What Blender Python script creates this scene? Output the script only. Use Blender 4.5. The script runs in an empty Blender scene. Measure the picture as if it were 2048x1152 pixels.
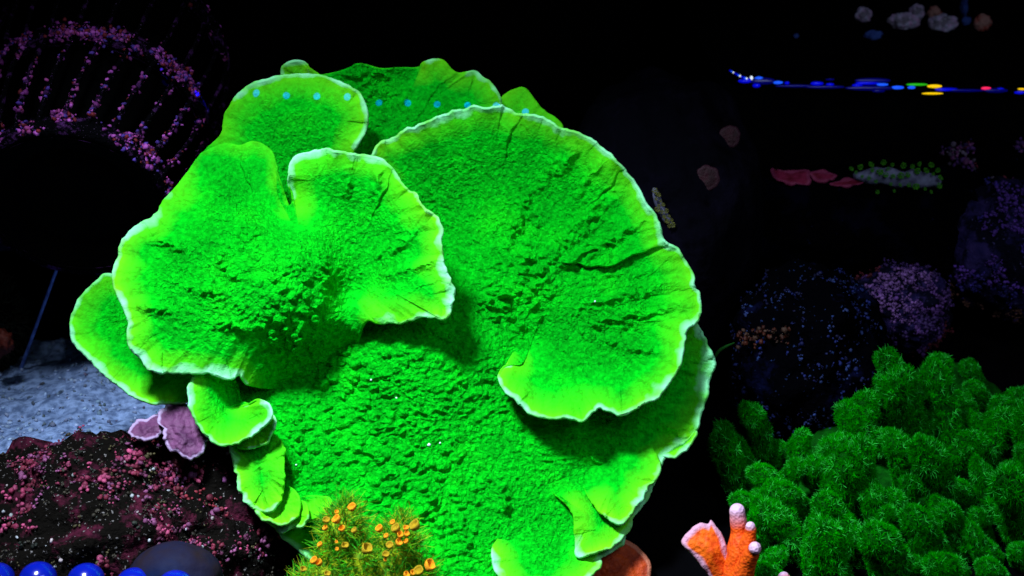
import bpy, math, random
import numpy as np
from mathutils import Vector, Matrix

random.seed(7)
RNG = np.random.default_rng(11)
S = bpy.context.scene
COL = S.collection

# ------------------------------------------------------------------ camera
PITCH = math.radians(25)
D0 = 0.71                                   # distance to the middle of the coral
LENS = 50.0
CAM = np.array([0.0, -D0 * math.cos(PITCH), 0.41])
FWD = np.array([0.0, math.cos(PITCH), -math.sin(PITCH)])
UP = np.array([0.0, math.sin(PITCH), math.cos(PITCH)])
RIGHT = np.array([1.0, 0.0, 0.0])
KPX = (36.0 / LENS) / 2048.0                # tangent per photo pixel

cd = bpy.data.cameras.new('camera')
cam = bpy.data.objects.new('camera', cd)
COL.objects.link(cam)
cam.location = CAM
cam.rotation_euler = (math.radians(90) - PITCH, 0, 0)
cd.lens = LENS
cd.sensor_width = 36
cd.clip_start = 0.01
cd.clip_end = 20
cd.dof.use_dof = True
cd.dof.focus_distance = 0.69
cd.dof.aperture_fstop = 13
S.camera = cam


def W(px, py, h):
    """photo pixel + height in mm towards the camera -> world point(s)"""
    px = np.asarray(px, float); py = np.asarray(py, float); h = np.asarray(h, float)
    d = D0 - h / 1000.0
    return (CAM + d[..., None] * FWD + ((px - 1024) * KPX * d)[..., None] * RIGHT
            + ((576 - py) * KPX * d)[..., None] * UP)


def floor_h(py):
    """height (mm) at which the ray of row py meets the tank floor z = 0"""
    k = (py - 576) * KPX
    return (D0 - CAM[2] / (math.sin(PITCH) + k * math.cos(PITCH))) * 1000


# ------------------------------------------------------------------ world and lamps
world = bpy.data.worlds.new('World')
S.world = world
world.use_nodes = True
bg = world.node_tree.nodes['Background']
bg.inputs[0].default_value = (0.02, 0.05, 0.25, 1)
bg.inputs[1].default_value = 0.03
S.view_settings.view_transform = 'Standard'
S.view_settings.look = 'None'
S.view_settings.exposure = 0
S.view_settings.gamma = 1


def aim(o, target):
    o.rotation_euler = (Vector(target) - o.location).to_track_quat('-Z', 'Y').to_euler()


def area(name, loc, target, size, power, color):
    l = bpy.data.lights.new(name, 'AREA')
    l.size = size; l.energy = power; l.color = color
    o = bpy.data.objects.new(name, l)
    COL.objects.link(o); o.location = loc; aim(o, target)
    return o


kl = area('tank_lamp', (-0.23, -0.19, 0.70), (-0.05, -0.15, 0.05), 0.11, 1.75, (0.78, 0.88, 1.0))
kl.data.spread = math.radians(60)
area('fill_lamp_wide', (0.27, -0.40, 0.56), (0.05, -0.05, 0.08), 0.30, 1.15, (0.72, 0.84, 1.0))  # added fill from the right front, lifts the shadows


def glint_spot(px, py, h, power):
    """added narrow blue spot; its dot stands in for one LED reflection"""
    l = bpy.data.lights.new('blue_glint_spot', 'SPOT')
    l.energy = power; l.color = (0.0, 0.002, 1.0)
    l.spot_size = math.radians(1.0); l.spot_blend = 0.5; l.shadow_soft_size = 0.0
    o = bpy.data.objects.new('blue_glint_spot', l)
    COL.objects.link(o)
    t = W(px, py, h)
    o.location = t + 0.24 * (-FWD * 0.93 + UP * 0.36)
    aim(o, t)


for i_, (x_, y_, h_) in enumerate([(340, 184, -75), (397, 186, -72), (455, 187, -85), (513, 188, -34), (573, 192, -32), (634, 194, -31),
                    (695, 196, -30), (757, 201, -56), (815, 203, -56), (874, 206, -55), (935, 209, -54),
                    (992, 211, -53), (1051, 215, -58)]):
    glint_spot(x_, y_, h_, 170.0 if i_ > 2 else 30.0)  # row of thrown dots imitates LED reflections on the front glass


# ------------------------------------------------------------------ noise
def _hash(ix, iy, iz, seed):
    h = (ix.astype(np.int64) * 374761393 + iy.astype(np.int64) * 668265263 + iz.astype(np.int64) * 2147483647 + seed * 1274126177) & 0xFFFFFFFF
    h = ((h ^ (h >> 13)) * 1274126177) & 0xFFFFFFFF
    return (h ^ (h >> 16)) & 0xFFFFFFFF


def perlin(p, seed=0):
    p = np.asarray(p, float)
    if p.shape[-1] == 2:
        p = np.concatenate([p, np.full(p.shape[:-1] + (1,), 0.37)], -1)
    i = np.floor(p); f = p - i
    u = f * f * f * (f * (f * 6 - 15) + 10)
    res = 0
    for dx in (0, 1):
        for dy in (0, 1):
            for dz in (0, 1):
                h = _hash(i[..., 0] + dx, i[..., 1] + dy, i[..., 2] + dz, seed)
                gx = ((h & 1023) / 511.5 - 1); gy = (((h >> 10) & 1023) / 511.5 - 1); gz = (((h >> 20) & 1023) / 511.5 - 1)
                g = gx * (f[..., 0] - dx) + gy * (f[..., 1] - dy) + gz * (f[..., 2] - dz)
                w = ((u[..., 0] if dx else 1 - u[..., 0]) * (u[..., 1] if dy else 1 - u[..., 1]) * (u[..., 2] if dz else 1 - u[..., 2]))
                res = res + w * g
    return res * 1.3


def fbm(p, octv=4, seed=0, gain=0.5):
    p = np.asarray(p, float)
    a = 1.0; s = 0
    for o in range(octv):
        s = s + a * perlin(p * (2 ** o), seed + o * 17); a *= gain
    return s


def sstep(a, b, x):
    t = np.clip((x - a) / (b - a), 0, 1)
    return t * t * (3 - 2 * t)


# ------------------------------------------------------------------ mesh helpers
def np_mesh(name, verts, faces, attrs=None, col=None, smooth=True):
    verts = np.asarray(verts, np.float32); faces = np.asarray(faces, np.int32)
    me = bpy.data.meshes.new(name)
    me.vertices.add(len(verts)); me.vertices.foreach_set('co', verts.ravel())
    n, k = faces.shape
    me.loops.add(n * k); me.loops.foreach_set('vertex_index', faces.ravel())
    me.polygons.add(n)
    me.polygons.foreach_set('loop_start', np.arange(0, n * k, k, dtype=np.int32))
    me.polygons.foreach_set('loop_total', np.full(n, k, np.int32))
    me.polygons.foreach_set('use_smooth', np.full(n, smooth, bool))
    me.update(calc_edges=True)
    me.validate()
    for an, av in (attrs or {}).items():
        a = me.attributes.new(an, 'FLOAT', 'POINT'); a.data.foreach_set('value', np.asarray(av, np.float32))
    if col is not None:
        a = me.attributes.new('Col', 'FLOAT_COLOR', 'POINT')
        c = np.ones((len(verts), 4), np.float32); c[:, :3] = col
        a.data.foreach_set('color', c.ravel())
    return me


def obj(name, me, mat, parent=None):
    o = bpy.data.objects.new(name, me)
    COL.objects.link(o)
    if mat is not None:
        if len(me.materials) == 0:
            me.materials.append(mat)
    if parent is not None:
        o.parent = parent
    return o


def tag(o, label=None, cat=None, group=None, kind=None):
    if label: o['label'] = label
    if cat: o['category'] = cat
    if group: o['group'] = group
    if kind: o['kind'] = kind
    return o


def thing(name, label, cat, group=None, loc=(0, 0, 0)):
    o = bpy.data.objects.new(name, None)
    COL.objects.link(o)
    o.empty_display_size = 0.02
    o.location = loc
    return tag(o, label, cat, group)


def grid_faces(nr, nc, wrap=True):
    """quads of nr rings x nc columns"""
    r = np.arange(nr - 1)[:, None]
    c = np.arange(nc if wrap else nc - 1)[None, :]
    c2 = (c + 1) % nc
    return np.stack([r * nc + c, r * nc + c2, (r + 1) * nc + c2, (r + 1) * nc + c], -1).reshape(-1, 4)


_ICO = {}


def ico(sub):
    if sub not in _ICO:
        import bmesh
        bm = bmesh.new(); bmesh.ops.create_icosphere(bm, subdivisions=sub, radius=1.0)
        v = np.array([x.co[:] for x in bm.verts]); f = np.array([[x.index for x in y.verts] for y in bm.faces])
        bm.free(); _ICO[sub] = (v, f)
    return _ICO[sub]


def blobs(name, pts, sizes, cols, mat, parent=None, squash=(0.6, 1.2), sub=1, normals=None, flat=1.0, jag=0.26):
    """many small lumps in one mesh"""
    v0, f0 = ico(sub); n = len(pts); k = len(v0)
    pts = np.asarray(pts)
    sc = np.asarray(sizes)[:, None, None] * RNG.uniform(squash[0], squash[1], (n, 1, 3))
    jit = 1 + RNG.normal(0, jag, (n, k, 1))
    v = v0[None] * sc * jit
    q = RNG.normal(size=(n, 4)); q /= np.linalg.norm(q, axis=1)[:, None]
    w, x, y, z = q.T
    R = np.stack([1 - 2 * (y * y + z * z), 2 * (x * y - z * w), 2 * (x * z + y * w), 2 * (x * y + z * w), 1 - 2 * (x * x + z * z), 2 * (y * z - x * w),
                  2 * (x * z - y * w), 2 * (y * z + x * w), 1 - 2 * (x * x + y * y)], -1).reshape(n, 3, 3)
    v = np.einsum('nij,nkj->nki', R, v)
    if normals is not None and flat < 1.0:
        d = np.einsum('nkj,nj->nk', v, normals)
        v = v - (1 - flat) * d[..., None] * np.asarray(normals)[:, None, :]
    v = (v + pts[:, None, :]).reshape(-1, 3)
    f = (f0[None] + (np.arange(n) * k)[:, None, None]).reshape(-1, 3)
    c = np.repeat(np.asarray(cols), k, 0)
    return obj(name, np_mesh(name, v, f, col=c), mat, parent)


def hairs(name, roots, dirs, lens, width, cols, mat, parent=None, bend=0.5):
    """thin curved four-sided tapering filaments, one mesh"""
    n = len(roots); roots = np.asarray(roots); dirs = np.asarray(dirs)
    side = np.cross(dirs, RNG.normal(size=(n, 3))); side /= np.linalg.norm(side, axis=1)[:, None] + 1e-9
    s2 = np.cross(dirs, side)
    bd = RNG.normal(size=(n, 1)) * bend
    vs = []
    for t, w in ((0, 1.0), (0.5, 0.8), (1.0, 0.25)):
        c = roots + dirs * (np.asarray(lens) * t)[:, None] + side * (bd * (t * t) * np.asarray(lens)[:, None])
        for a in range(3):
            an = a * 2.0944
            vs.append(c + (s2 * math.cos(an) + np.cross(s2, dirs) * math.sin(an)) * width * w)
    v = np.stack(vs, 1)
    f0 = []
    for r in range(2):
        for a in range(3):
            b = (a + 1) % 3
            f0.append([r * 3 + a, r * 3 + b, r * 3 + 3 + b, r * 3 + 3 + a])
    f0 = np.array(f0)
    f = (f0[None] + (np.arange(n) * 9)[:, None, None]).reshape(-1, 4)
    c = np.repeat(np.asarray(cols), 9, 0)
    return obj(name, np_mesh(name, v.reshape(-1, 3), f, col=c), mat, parent)


def tube_mesh(name, pts, rads, sides=20, sub=8, noise=0.0, cap=True, seed=3, extra=None):
    """smooth tapering tube through pts (world), rounded ends; attr t runs 0..1"""
    pts = np.asarray(pts, float); rads = np.asarray(rads, float)
    m = len(pts)
    P = []; Rr = []
    for i in range(m - 1):
        p0 = pts[max(i - 1, 0)]; p1 = pts[i]; p2 = pts[i + 1]; p3 = pts[min(i + 2, m - 1)]
        for k in range(sub):
            t = k / sub
            P.append(0.5 * ((2 * p1) + (-p0 + p2) * t + (2 * p0 - 5 * p1 + 4 * p2 - p3) * t * t + (-p0 + 3 * p1 - 3 * p2 + p3) * t ** 3))
            tt = t * t * (3 - 2 * t)
            Rr.append(rads[i] * (1 - tt) + rads[i + 1] * tt)
    P.append(pts[-1]); Rr.append(rads[-1])
    P = np.array(P); Rr = np.array(Rr)
    T = np.gradient(P, axis=0); T /= np.linalg.norm(T, axis=1)[:, None]
    if cap:
        a0 = []; r0 = []; t0 = []
        for e in (0, -1):
            q = []
            for k in range(1, 7):
                an = k / 6 * math.pi / 2
                q.append((P[e] + (T[e] * (1 if e == -1 else -1)) * Rr[e] * math.sin(an), max(Rr[e] * math.cos(an), Rr[e] * 0.03), T[e]))
            if e == 0: q = q[::-1]
            a0.append(np.array([x[0] for x in q])); r0.append(np.array([x[1] for x in q])); t0.append(np.array([x[2] for x in q]))
        P = np.concatenate([a0[0], P, a0[1]]); Rr = np.concatenate([r0[0], Rr, r0[1]]); T = np.concatenate([t0[0], T, t0[1]])
    ref = np.array([0.31, 0.2, 0.93])
    V = []
    for i in range(len(P)):
        a = np.cross(T[i], ref); a /= np.linalg.norm(a); b = np.cross(T[i], a); ref = np.cross(a, T[i])
        an = np.linspace(0, 2 * math.pi, sides, endpoint=False)
        V.append(P[i] + Rr[i] * (np.cos(an)[:, None] * a + np.sin(an)[:, None] * b))
    V = np.array(V)
    ctr = P[:, None, :]
    if noise:
        nn = fbm(V.reshape(-1, 3) * extra if extra else V.reshape(-1, 3) * 200, 3, seed).reshape(V.shape[:2])
        V = ctr + (V - ctr) * (1 + noise * nn[..., None])
    t = np.repeat(np.linspace(0, 1, len(P)), sides)
    F = grid_faces(len(P), sides)
    return np_mesh(name, V.reshape(-1, 3), F, attrs={'t': t})


# ------------------------------------------------------------------ materials
def newmat(name):
    m = bpy.data.materials.new(name); m.use_nodes = True
    nt = m.node_tree
    b = nt.nodes['Principled BSDF']
    return m, nt, b


def N(nt, typ, **kw):
    n = nt.nodes.new(typ)
    for k, v in kw.items():
        if k in n.inputs:
            n.inputs[k].default_value = v
        else:
            setattr(n, k, v)
    return n


def L(nt, a, b):
    nt.links.new(a, b)


def ramp(nt, fac, stops, interp='LINEAR'):
    r = N(nt, 'ShaderNodeValToRGB'); r.color_ramp.interpolation = interp
    e = r.color_ramp.elements
    while len(e) < len(stops): e.new(0.5)
    for x, (p, c) in zip(e, stops):
        x.position = p; x.color = (*c, 1) if len(c) == 3 else c
    L(nt, fac, r.inputs[0])
    return r


def mixc(nt, fac, a, b, mode='MIX'):
    m = N(nt, 'ShaderNodeMix', data_type='RGBA', blend_type=mode)
    for s, v in ((m.inputs[0], fac), (m.inputs[6], a), (m.inputs[7], b)):
        if isinstance(v, (int, float)): s.default_value = v
        elif isinstance(v, tuple): s.default_value = (*v, 1)
        else: L(nt, v, s)
    return m.outputs[2]


def math_(nt, op, a, b=None):
    m = N(nt, 'ShaderNodeMath', operation=op)
    for i, v in enumerate((a, b)):
        if v is None: continue
        if isinstance(v, (int, float)): m.inputs[i].default_value = v
        else: L(nt, v, m.inputs[i])
    return m.outputs[0]


def coral_material():
    m, nt, b = newmat('green_plate_coral')
    geo = N(nt, 'ShaderNodeTexCoord').outputs['Object']
    rimd = N(nt, 'ShaderNodeAttribute', attribute_name='rimd').outputs['Fac']      # px from the growing edge
    pale = N(nt, 'ShaderNodeAttribute', attribute_name='pale').outputs['Fac']      # width of the pale edge
    n1 = N(nt, 'ShaderNodeTexNoise', Scale=45.0, Detail=3.0); L(nt, geo, n1.inputs['Vector'])
    n2 = N(nt, 'ShaderNodeTexNoise', Scale=420.0, Detail=2.0); L(nt, geo, n2.inputs['Vector'])
    n3 = N(nt, 'ShaderNodeTexNoise', Scale=14.0, Detail=2.0); L(nt, geo, n3.inputs['Vector'])
    base = ramp(nt, n1.outputs[0], [(0.25, (0.000, 0.40, 0.008)), (0.55, (0.0005, 0.55, 0.009)), (0.8, (0.006, 0.68, 0.009))])
    fine = ramp(nt, n2.outputs[0], [(0.3, (0.62, 0.62, 0.62)), (0.62, (1.05, 1.05, 1.05))])
    base2 = mixc(nt, 1.0, base.outputs[0], fine.outputs[0], 'MULTIPLY')
    # yellow growth band, wandering in width
    w = math_(nt, 'MULTIPLY', math_(nt, 'ADD', n1.outputs[0], 0.1), 85.0)
    q = math_(nt, 'DIVIDE', rimd, w)
    yb = ramp(nt, q, [(0.0, (1, 1, 1)), (0.3, (0.55, 0.55, 0.55)), (1.0, (0, 0, 0))])
    ycol = ramp(nt, n3.outputs[0], [(0.35, (0.08, 0.60, 0.006)), (0.65, (0.17, 0.66, 0.006))])
    c1 = mixc(nt, math_(nt, 'MULTIPLY', yb.outputs[0], 0.85), base2, ycol.outputs[0])
    n4 = N(nt, 'ShaderNodeTexNoise', Scale=85.0, Detail=2.0); L(nt, geo, n4.inputs['Vector'])
    pw = math_(nt, 'MAXIMUM', math_(nt, 'MULTIPLY', math_(nt, 'SUBTRACT', n4.outputs[0], 0.30), 3.6), 0.12)
    q2 = math_(nt, 'DIVIDE', rimd, math_(nt, 'MULTIPLY', pale, pw))
    pb = ramp(nt, q2, [(0.0, (0.9, 0.9, 0.9)), (0.45, (0.6, 0.6, 0.6)), (1.0, (0, 0, 0))])
    pv = ramp(nt, n4.outputs[0], [(0.38, (0.22, 0.22, 0.22)), (0.60, (1, 1, 1))])
    c2 = mixc(nt, math_(nt, 'MULTIPLY', pb.outputs[0], pv.outputs[0]), c1, (0.26, 0.80, 0.44))
    L(nt, c2, b.inputs['Base Color'])
    b.inputs['Roughness'].default_value = 0.75
    b.inputs['Specular IOR Level'].default_value = 0.03
    # corallite relief
    v = N(nt, 'ShaderNodeTexVoronoi', Scale=560.0); L(nt, geo, v.inputs['Vector'])
    nb = N(nt, 'ShaderNodeTexNoise', Scale=420.0, Detail=3.0, Roughness=0.65, Distortion=1.6); L(nt, geo, nb.inputs['Vector'])
    hsum = math_(nt, 'ADD', math_(nt, 'MULTIPLY', v.outputs['Distance'], 0.35), nb.outputs[0])
    fade = ramp(nt, math_(nt, 'DIVIDE', rimd, 90.0), [(0.0, (0.15, 0.15, 0.15)), (1.0, (1, 1, 1))])
    bp = N(nt, 'ShaderNodeBump', Distance=0.0040)
    L(nt, math_(nt, 'MULTIPLY', fade.outputs[0], 0.85), bp.inputs['Strength'])
    L(nt, hsum, bp.inputs['Height']); L(nt, bp.outputs[0], b.inputs['Normal'])
    return m


def simple(name, color, rough=0.7, spec=0.3, bump=0.0, bscale=300.0, var=0.0, vscale=60.0, color2=None):
    m, nt, b = newmat(name)
    geo = N(nt, 'ShaderNodeTexCoord').outputs['Object']
    b.inputs['Roughness'].default_value = rough
    b.inputs['Specular IOR Level'].default_value = spec
    n = N(nt, 'ShaderNodeTexNoise', Scale=vscale, Detail=4.0); L(nt, geo, n.inputs['Vector'])
    c2 = color2 or tuple(c * (1 - var) for c in color)
    r = ramp(nt, n.outputs[0], [(0.36, c2), (0.62, color)])
    L(nt, r.outputs[0], b.inputs['Base Color'])
    if bump:
        nb = N(nt, 'ShaderNodeTexNoise', Scale=bscale, Detail=4.0); L(nt, geo, nb.inputs['Vector'])
        bp = N(nt, 'ShaderNodeBump', Strength=0.8, Distance=bump); L(nt, nb.outputs[0], bp.inputs['Height'])
        L(nt, bp.outputs[0], b.inputs['Normal'])
    return m


def vcol(name, rough=0.6, spec=0.3, bump=0.0, bscale=500.0, var=0.35, vscale=400.0, sss=0.0):
    m, nt, b = newmat(name)
    geo = N(nt, 'ShaderNodeTexCoord').outputs['Object']
    a = N(nt, 'ShaderNodeAttribute', attribute_name='Col')
    n = N(nt, 'ShaderNodeTexNoise', Scale=vscale, Detail=3.0); L(nt, geo, n.inputs['Vector'])
    r = ramp(nt, n.outputs[0], [(0.35, (1 - var,) * 3), (0.65, (1 + var * 0.3,) * 3)])
    L(nt, mixc(nt, 1.0, a.outputs['Color'], r.outputs[0], 'MULTIPLY'), b.inputs['Base Color'])
    b.inputs['Roughness'].default_value = rough
    b.inputs['Specular IOR Level'].default_value = spec
    if bump:
        nb = N(nt, 'ShaderNodeTexNoise', Scale=bscale, Detail=3.0); L(nt, geo, nb.inputs['Vector'])
        bp = N(nt, 'ShaderNodeBump', Strength=0.8, Distance=bump); L(nt, nb.outputs[0], bp.inputs['Height'])
        L(nt, bp.outputs[0], b.inputs['Normal'])
    return m


def rock_material(name, stone, crust, crust2, amount=0.5, speck=(0.3, 0.35, 0.4), speck_amt=0.66, scale=55.0):
    """dark stone with encrusting algae patches and pale grains"""
    m, nt, b = newmat(name)
    geo = N(nt, 'ShaderNodeTexCoord').outputs['Object']
    n = N(nt, 'ShaderNodeTexNoise', Scale=scale, Detail=6.0, Roughness=0.65); L(nt, geo, n.inputs['Vector'])
    n2 = N(nt, 'ShaderNodeTexNoise', Scale=scale * 3.1, Detail=4.0); L(nt, geo, n2.inputs['Vector'])
    n3 = N(nt, 'ShaderNodeTexNoise', Scale=scale * 9, Detail=2.0); L(nt, geo, n3.inputs['Vector'])
    mask = ramp(nt, n.outputs[0], [(amount - 0.02, (0, 0, 0)), (amount + 0.06, (1, 1, 1))])
    cc = ramp(nt, n2.outputs[0], [(0.35, crust), (0.65, crust2)])
    c = mixc(nt, mask.outputs[0], stone, cc.outputs[0])
    sp = ramp(nt, n3.outputs[0], [(speck_amt, (0, 0, 0)), (speck_amt + 0.06, (1, 1, 1))])
    c = mixc(nt, sp.outputs[0], c, speck)
    L(nt, c, b.inputs['Base Color'])
    b.inputs['Roughness'].default_value = 0.8
    b.inputs['Specular IOR Level'].default_value = 0.0
    hs = math_(nt, 'ADD', n2.outputs[0], math_(nt, 'MULTIPLY', n3.outputs[0], 0.5))
    bp = N(nt, 'ShaderNodeBump', Strength=0.9, Distance=0.003); L(nt, hs, bp.inputs['Height'])
    L(nt, bp.outputs[0], b.inputs['Normal'])
    return m


MAT = {}
MAT['coral'] = coral_material()
MAT['black'] = simple('black_plastic', (0.0006, 0.0006, 0.0008), 0.7, 0.01, var=0.4)
MAT['tank'] = simple('dark_glass', (0.0015, 0.0015, 0.002), 0.95, 0.0, var=0.3)
MAT['lump'] = vcol('encrusting_growth', 0.6, 0.25, 0.0006, 900.0)
MAT['sand'] = simple('pale_sand', (0.28, 0.41, 0.72), 0.85, 0.1, 0.0025, 420.0, vscale=210.0, color2=(0.09, 0.145, 0.29))
MAT['grain'] = vcol('sand_grain', 0.8, 0.2)

# ------------------------------------------------------------------ the setting
FY = 0.62


def sheet(name, x0, x1, y0, y1, z, mat):
    v = [(x0, y0, z), (x1, y0, z), (x1, y1, z), (x0, y1, z)]
    me = np_mesh(name, v, [[0, 1, 2, 3]], smooth=False)
    return tag(obj(name, me, mat), kind='structure')


sheet('floor', -1.2, 1.2, -0.60, FY + 0.02, -0.004, MAT['tank'])
bw = np_mesh('wall_back', [(-1.2, FY, -0.01), (1.2, FY, -0.01), (1.2, FY, 0.9), (-1.2, FY, 0.9)], [[0, 1, 2, 3]], smooth=False)
tag(obj('wall_back', bw, MAT['tank']), kind='structure')

# sand bank on the left of the coral
nx, ny = 260, 260
gx, gy = np.meshgrid(np.linspace(-0.56, -0.14, nx), np.linspace(-0.22, 0.36, ny))
pz = np.stack([gx, gy], -1)
gz = 0.012 + 0.010 * fbm(pz * 9, 3, 5) + 0.0022 * fbm(pz * 90, 3, 9)
edge = np.minimum(np.minimum(gx + 0.56, -0.14 - gx), np.minimum(gy + 0.22, 0.36 - gy))
gz = np.where(edge < 0.05, gz * sstep(0, 0.05, edge) - 0.008 * (1 - sstep(0, 0.05, edge)), gz)
sv = np.stack([gx, gy, gz], -1).reshape(-1, 3)
sand = tag(obj('sand', np_mesh('sand', sv, grid_faces(ny, nx, False)), MAT['sand']), kind='structure')
idx = RNG.choice(len(sv), 5200, replace=False)
tone = RNG.uniform(0.25, 1.0, (5200, 1)) ** 1.5
gc = tone * np.array([0.42, 0.58, 0.90]) + RNG.uniform(0, 0.05, (5200, 3))
g_ = blobs('sand_grain', sv[idx] + [0, 0, 0.0004], RNG.uniform(0.0005, 0.0016, 5200), gc, MAT['grain'], sand, sub=1)
tag(g_, kind='stuff')


# ------------------------------------------------------------------ the green plating coral
def catmull_closed(P, n):
    P = np.asarray(P, float); m = len(P)
    out = []
    K = 40
    for i in range(m):
        p0, p1, p2, p3 = P[(i - 1) % m], P[i], P[(i + 1) % m], P[(i + 2) % m]
        # centripetal-like: soften tangents
        t = np.linspace(0, 1, K, endpoint=False)[:, None]
        out.append(0.5 * ((2 * p1) + (-p0 + p2) * t + (2 * p0 - 5 * p1 + 4 * p2 - p3) * t ** 2 + (-p0 + 3 * p1 - 3 * p2 + p3) * t ** 3))
    Q = np.concatenate(out)
    d = np.r_[0, np.cumsum(np.linalg.norm(np.diff(np.vstack([Q, Q[:1]])[:, :2], axis=0), axis=1))]
    s = np.linspace(0, d[-1], n, endpoint=False)
    Qc = np.vstack([Q, Q[:1]])
    return np.stack([np.interp(s, d, Qc[:, k]) for k in range(4)], 1), s, d[-1]


def tps_fit(xy, z, lam=0.002):
    n = len(xy)
    X = xy / 500.0
    r = np.linalg.norm(X[:, None] - X[None], axis=2)
    K = np.where(r > 0, r * r * np.log(r + 1e-12), 0) + lam * np.eye(n)
    Pm = np.c_[np.ones(n), X]
    A = np.block([[K, Pm], [Pm.T, np.zeros((3, 3))]])
    sol = np.linalg.solve(A, np.r_[z, 0, 0, 0])

    def ev(q):
        Q = q.reshape(-1, 2) / 500.0
        out = np.empty(len(Q))
        for a in range(0, len(Q), 40000):
            b = Q[a:a + 40000]
            rr = np.linalg.norm(b[:, None] - X[None], axis=2)
            out[a:a + 40000] = np.where(rr > 0, rr * rr * np.log(rr + 1e-12), 0) @ sol[:n] + sol[n] + b @ sol[n + 1:]
        return out.reshape(q.shape[:-1])
    return ev


def seg_dist(p, a, b):
    ab = b - a
    t = np.clip(((p - a) @ ab) / (ab @ ab), 0, 1)
    q = a + t[..., None] * ab
    d = p - q
    side = ab[0] * (p[..., 1] - a[1]) - ab[1] * (p[..., 0] - a[0])
    return np.linalg.norm(d, axis=-1), np.sign(side), t


HF = []


def plate(boundary, center, inner, n=900, m=170, seed=1, fold=1.6, foldw=60.0, rug=1.0, pale=14.0, lip=1.5, thick=2.2,
          ledges=(), verr=1.0, scallop=5.0, verr_zones=(), stri=1.0, fold_zones=(), ridges=()):
    B, arc, per = catmull_closed(boundary, n)
    B[:, 3] = np.clip(B[:, 3], 0, 1)
    tl = 2 * math.pi * arc / per
    # periodic 1-D noise along the edge via a circle in noise space
    def edge_noise(wl, sd):
        R = per / wl / (2 * math.pi)
        return perlin(np.stack([np.cos(tl) * R + 11.3, np.sin(tl) * R + 4.7, np.full_like(tl, sd * 3.1)], -1), seed + sd)
    nxt = np.roll(B[:, :2], -3, 0) - np.roll(B[:, :2], 3, 0)
    nrm = np.stack([nxt[:, 1], -nxt[:, 0]], 1); nrm /= np.linalg.norm(nrm, axis=1)[:, None] + 1e-9
    c = np.asarray(center, float)
    if np.mean(np.sum(nrm * (B[:, :2] - c), 1)) < 0: nrm = -nrm
    e1 = edge_noise(48, 1); e2 = edge_noise(19, 2); e3 = edge_noise(9, 3)
    sc = 1.25 * scallop * (0.9 - 2.2 * np.abs(e1)) * 0.8 + 0.55 * scallop * (0.5 - 1.6 * np.abs(e2)) + 0.22 * scallop * e3
    B[:, :2] += nrm * (sc * B[:, 3])[:, None]
    g = 1 - (1 - np.linspace(0.004, 1, m)) ** 1.25          # more rings near the edge
    xy = c + (B[None, :, :2] - c) * g[:, None, None]
    ctrl = [(b[0], b[1], b[2]) for b in boundary] + list(inner)
    ctrl = np.array(ctrl, float)
    ev = tps_fit(ctrl[:, :2], ctrl[:, 2])
    h = ev(xy)
    # distance to the true growing edge
    rid = np.nonzero(B[:, 3] > 0.45)[0][::2]
    rim = B[rid, :2]
    flat = xy.reshape(-1, 2)
    rd = np.empty(len(flat)); ni = np.empty(len(flat), int)
    for a in range(0, len(flat), 20000):
        q = flat[a:a + 20000]
        dq = (q[:, 0:1] - rim[None, :, 0]) ** 2 + (q[:, 1:2] - rim[None, :, 1]) ** 2
        am = dq.argmin(1); ni[a:a + 20000] = rid[am]
        rd[a:a + 20000] = np.sqrt(dq[np.arange(len(q)), am])
    rd = rd.reshape(xy.shape[:2]); ni = ni.reshape(rd.shape)
    E1 = e1[ni]; E2 = e2[ni]; E3 = B[ni, 3]
    # the soft start of the edge where rimness fades
    rd = rd + (1 - B[None, :, 3]) * 60 * g[:, None] ** 2
    rr = np.exp(-rd / 115.0)
    arcs = np.broadcast_to(tl, rd.shape)
    def radial_noise(wl, sd, along):
        R = per / wl / (2 * math.pi)
        return perlin(np.stack([np.cos(arcs) * R + 3.1, np.sin(arcs) * R + 8.3, rd / along + sd * 5.7], -1), seed + sd)
    f1 = radial_noise(foldw, 21, 260.0); f2 = radial_noise(foldw * 0.42, 22, 170.0); f3 = radial_noise(16.0, 23, 140.0)
    rise = sstep(0.25, 0.8, g)[:, None]
    rdg = 1 - 2.0 * np.sqrt(f1 * f1 + 0.012)
    fz = np.ones(rd.shape)
    for (zx, zy, zr, za) in fold_zones:
        fz = fz + za * np.exp(-((xy[..., 0] - zx) ** 2 + (xy[..., 1] - zy) ** 2) / (zr * zr))
    h = h + fz * (g[:, None] ** 1.5) * rise * fold * (0.9 * rdg * np.exp(-rd / 140.0) + 1.0 * f2 * np.exp(-rd / 85.0)) * (0.25 + 0.75 * sstep(0, 40, rd) + 0.3 * np.exp(-rd / 10))
    h = h + rise * stri * 0.8 * f3 * np.exp(-rd / 80.0)
    # lip at the edge
    h = h + lip * np.exp(-rd / 14.0) * E3 * (0.6 + 1.1 * E1) + (2.4 * E1 * np.exp(-rd / 30.0) + 1.5 * E2 * np.exp(-rd / 18.0)) * E3
    # rugose relief, growing away from the edge
    inn = sstep(15, 120, rd)
    wv = np.stack([perlin(xy / 70.0, seed + 31), perlin(xy / 70.0 + 9.1, seed + 32)], -1)
    xw = xy + 26 * wv
    mask = sstep(-0.25, 0.45, fbm(xy / 150.0, 2, seed + 33))
    r1 = 1 - 2 * np.abs(perlin(xw / np.array([46.0, 30.0]), seed + 34))
    r2 = 1 - 2 * np.abs(perlin(xw / np.array([21.0, 15.0]), seed + 35))
    r3 = perlin(xy / 9.5, seed + 36)
    r4 = perlin(xy / 6.0, seed + 37)
    h = h + rug * (inn * (0.2 + 0.9 * mask) * (0.75 * r1 + 0.95 * r2) + (0.14 + 0.62 * inn) * r3 + 0.38 * inn * r4)
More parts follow.
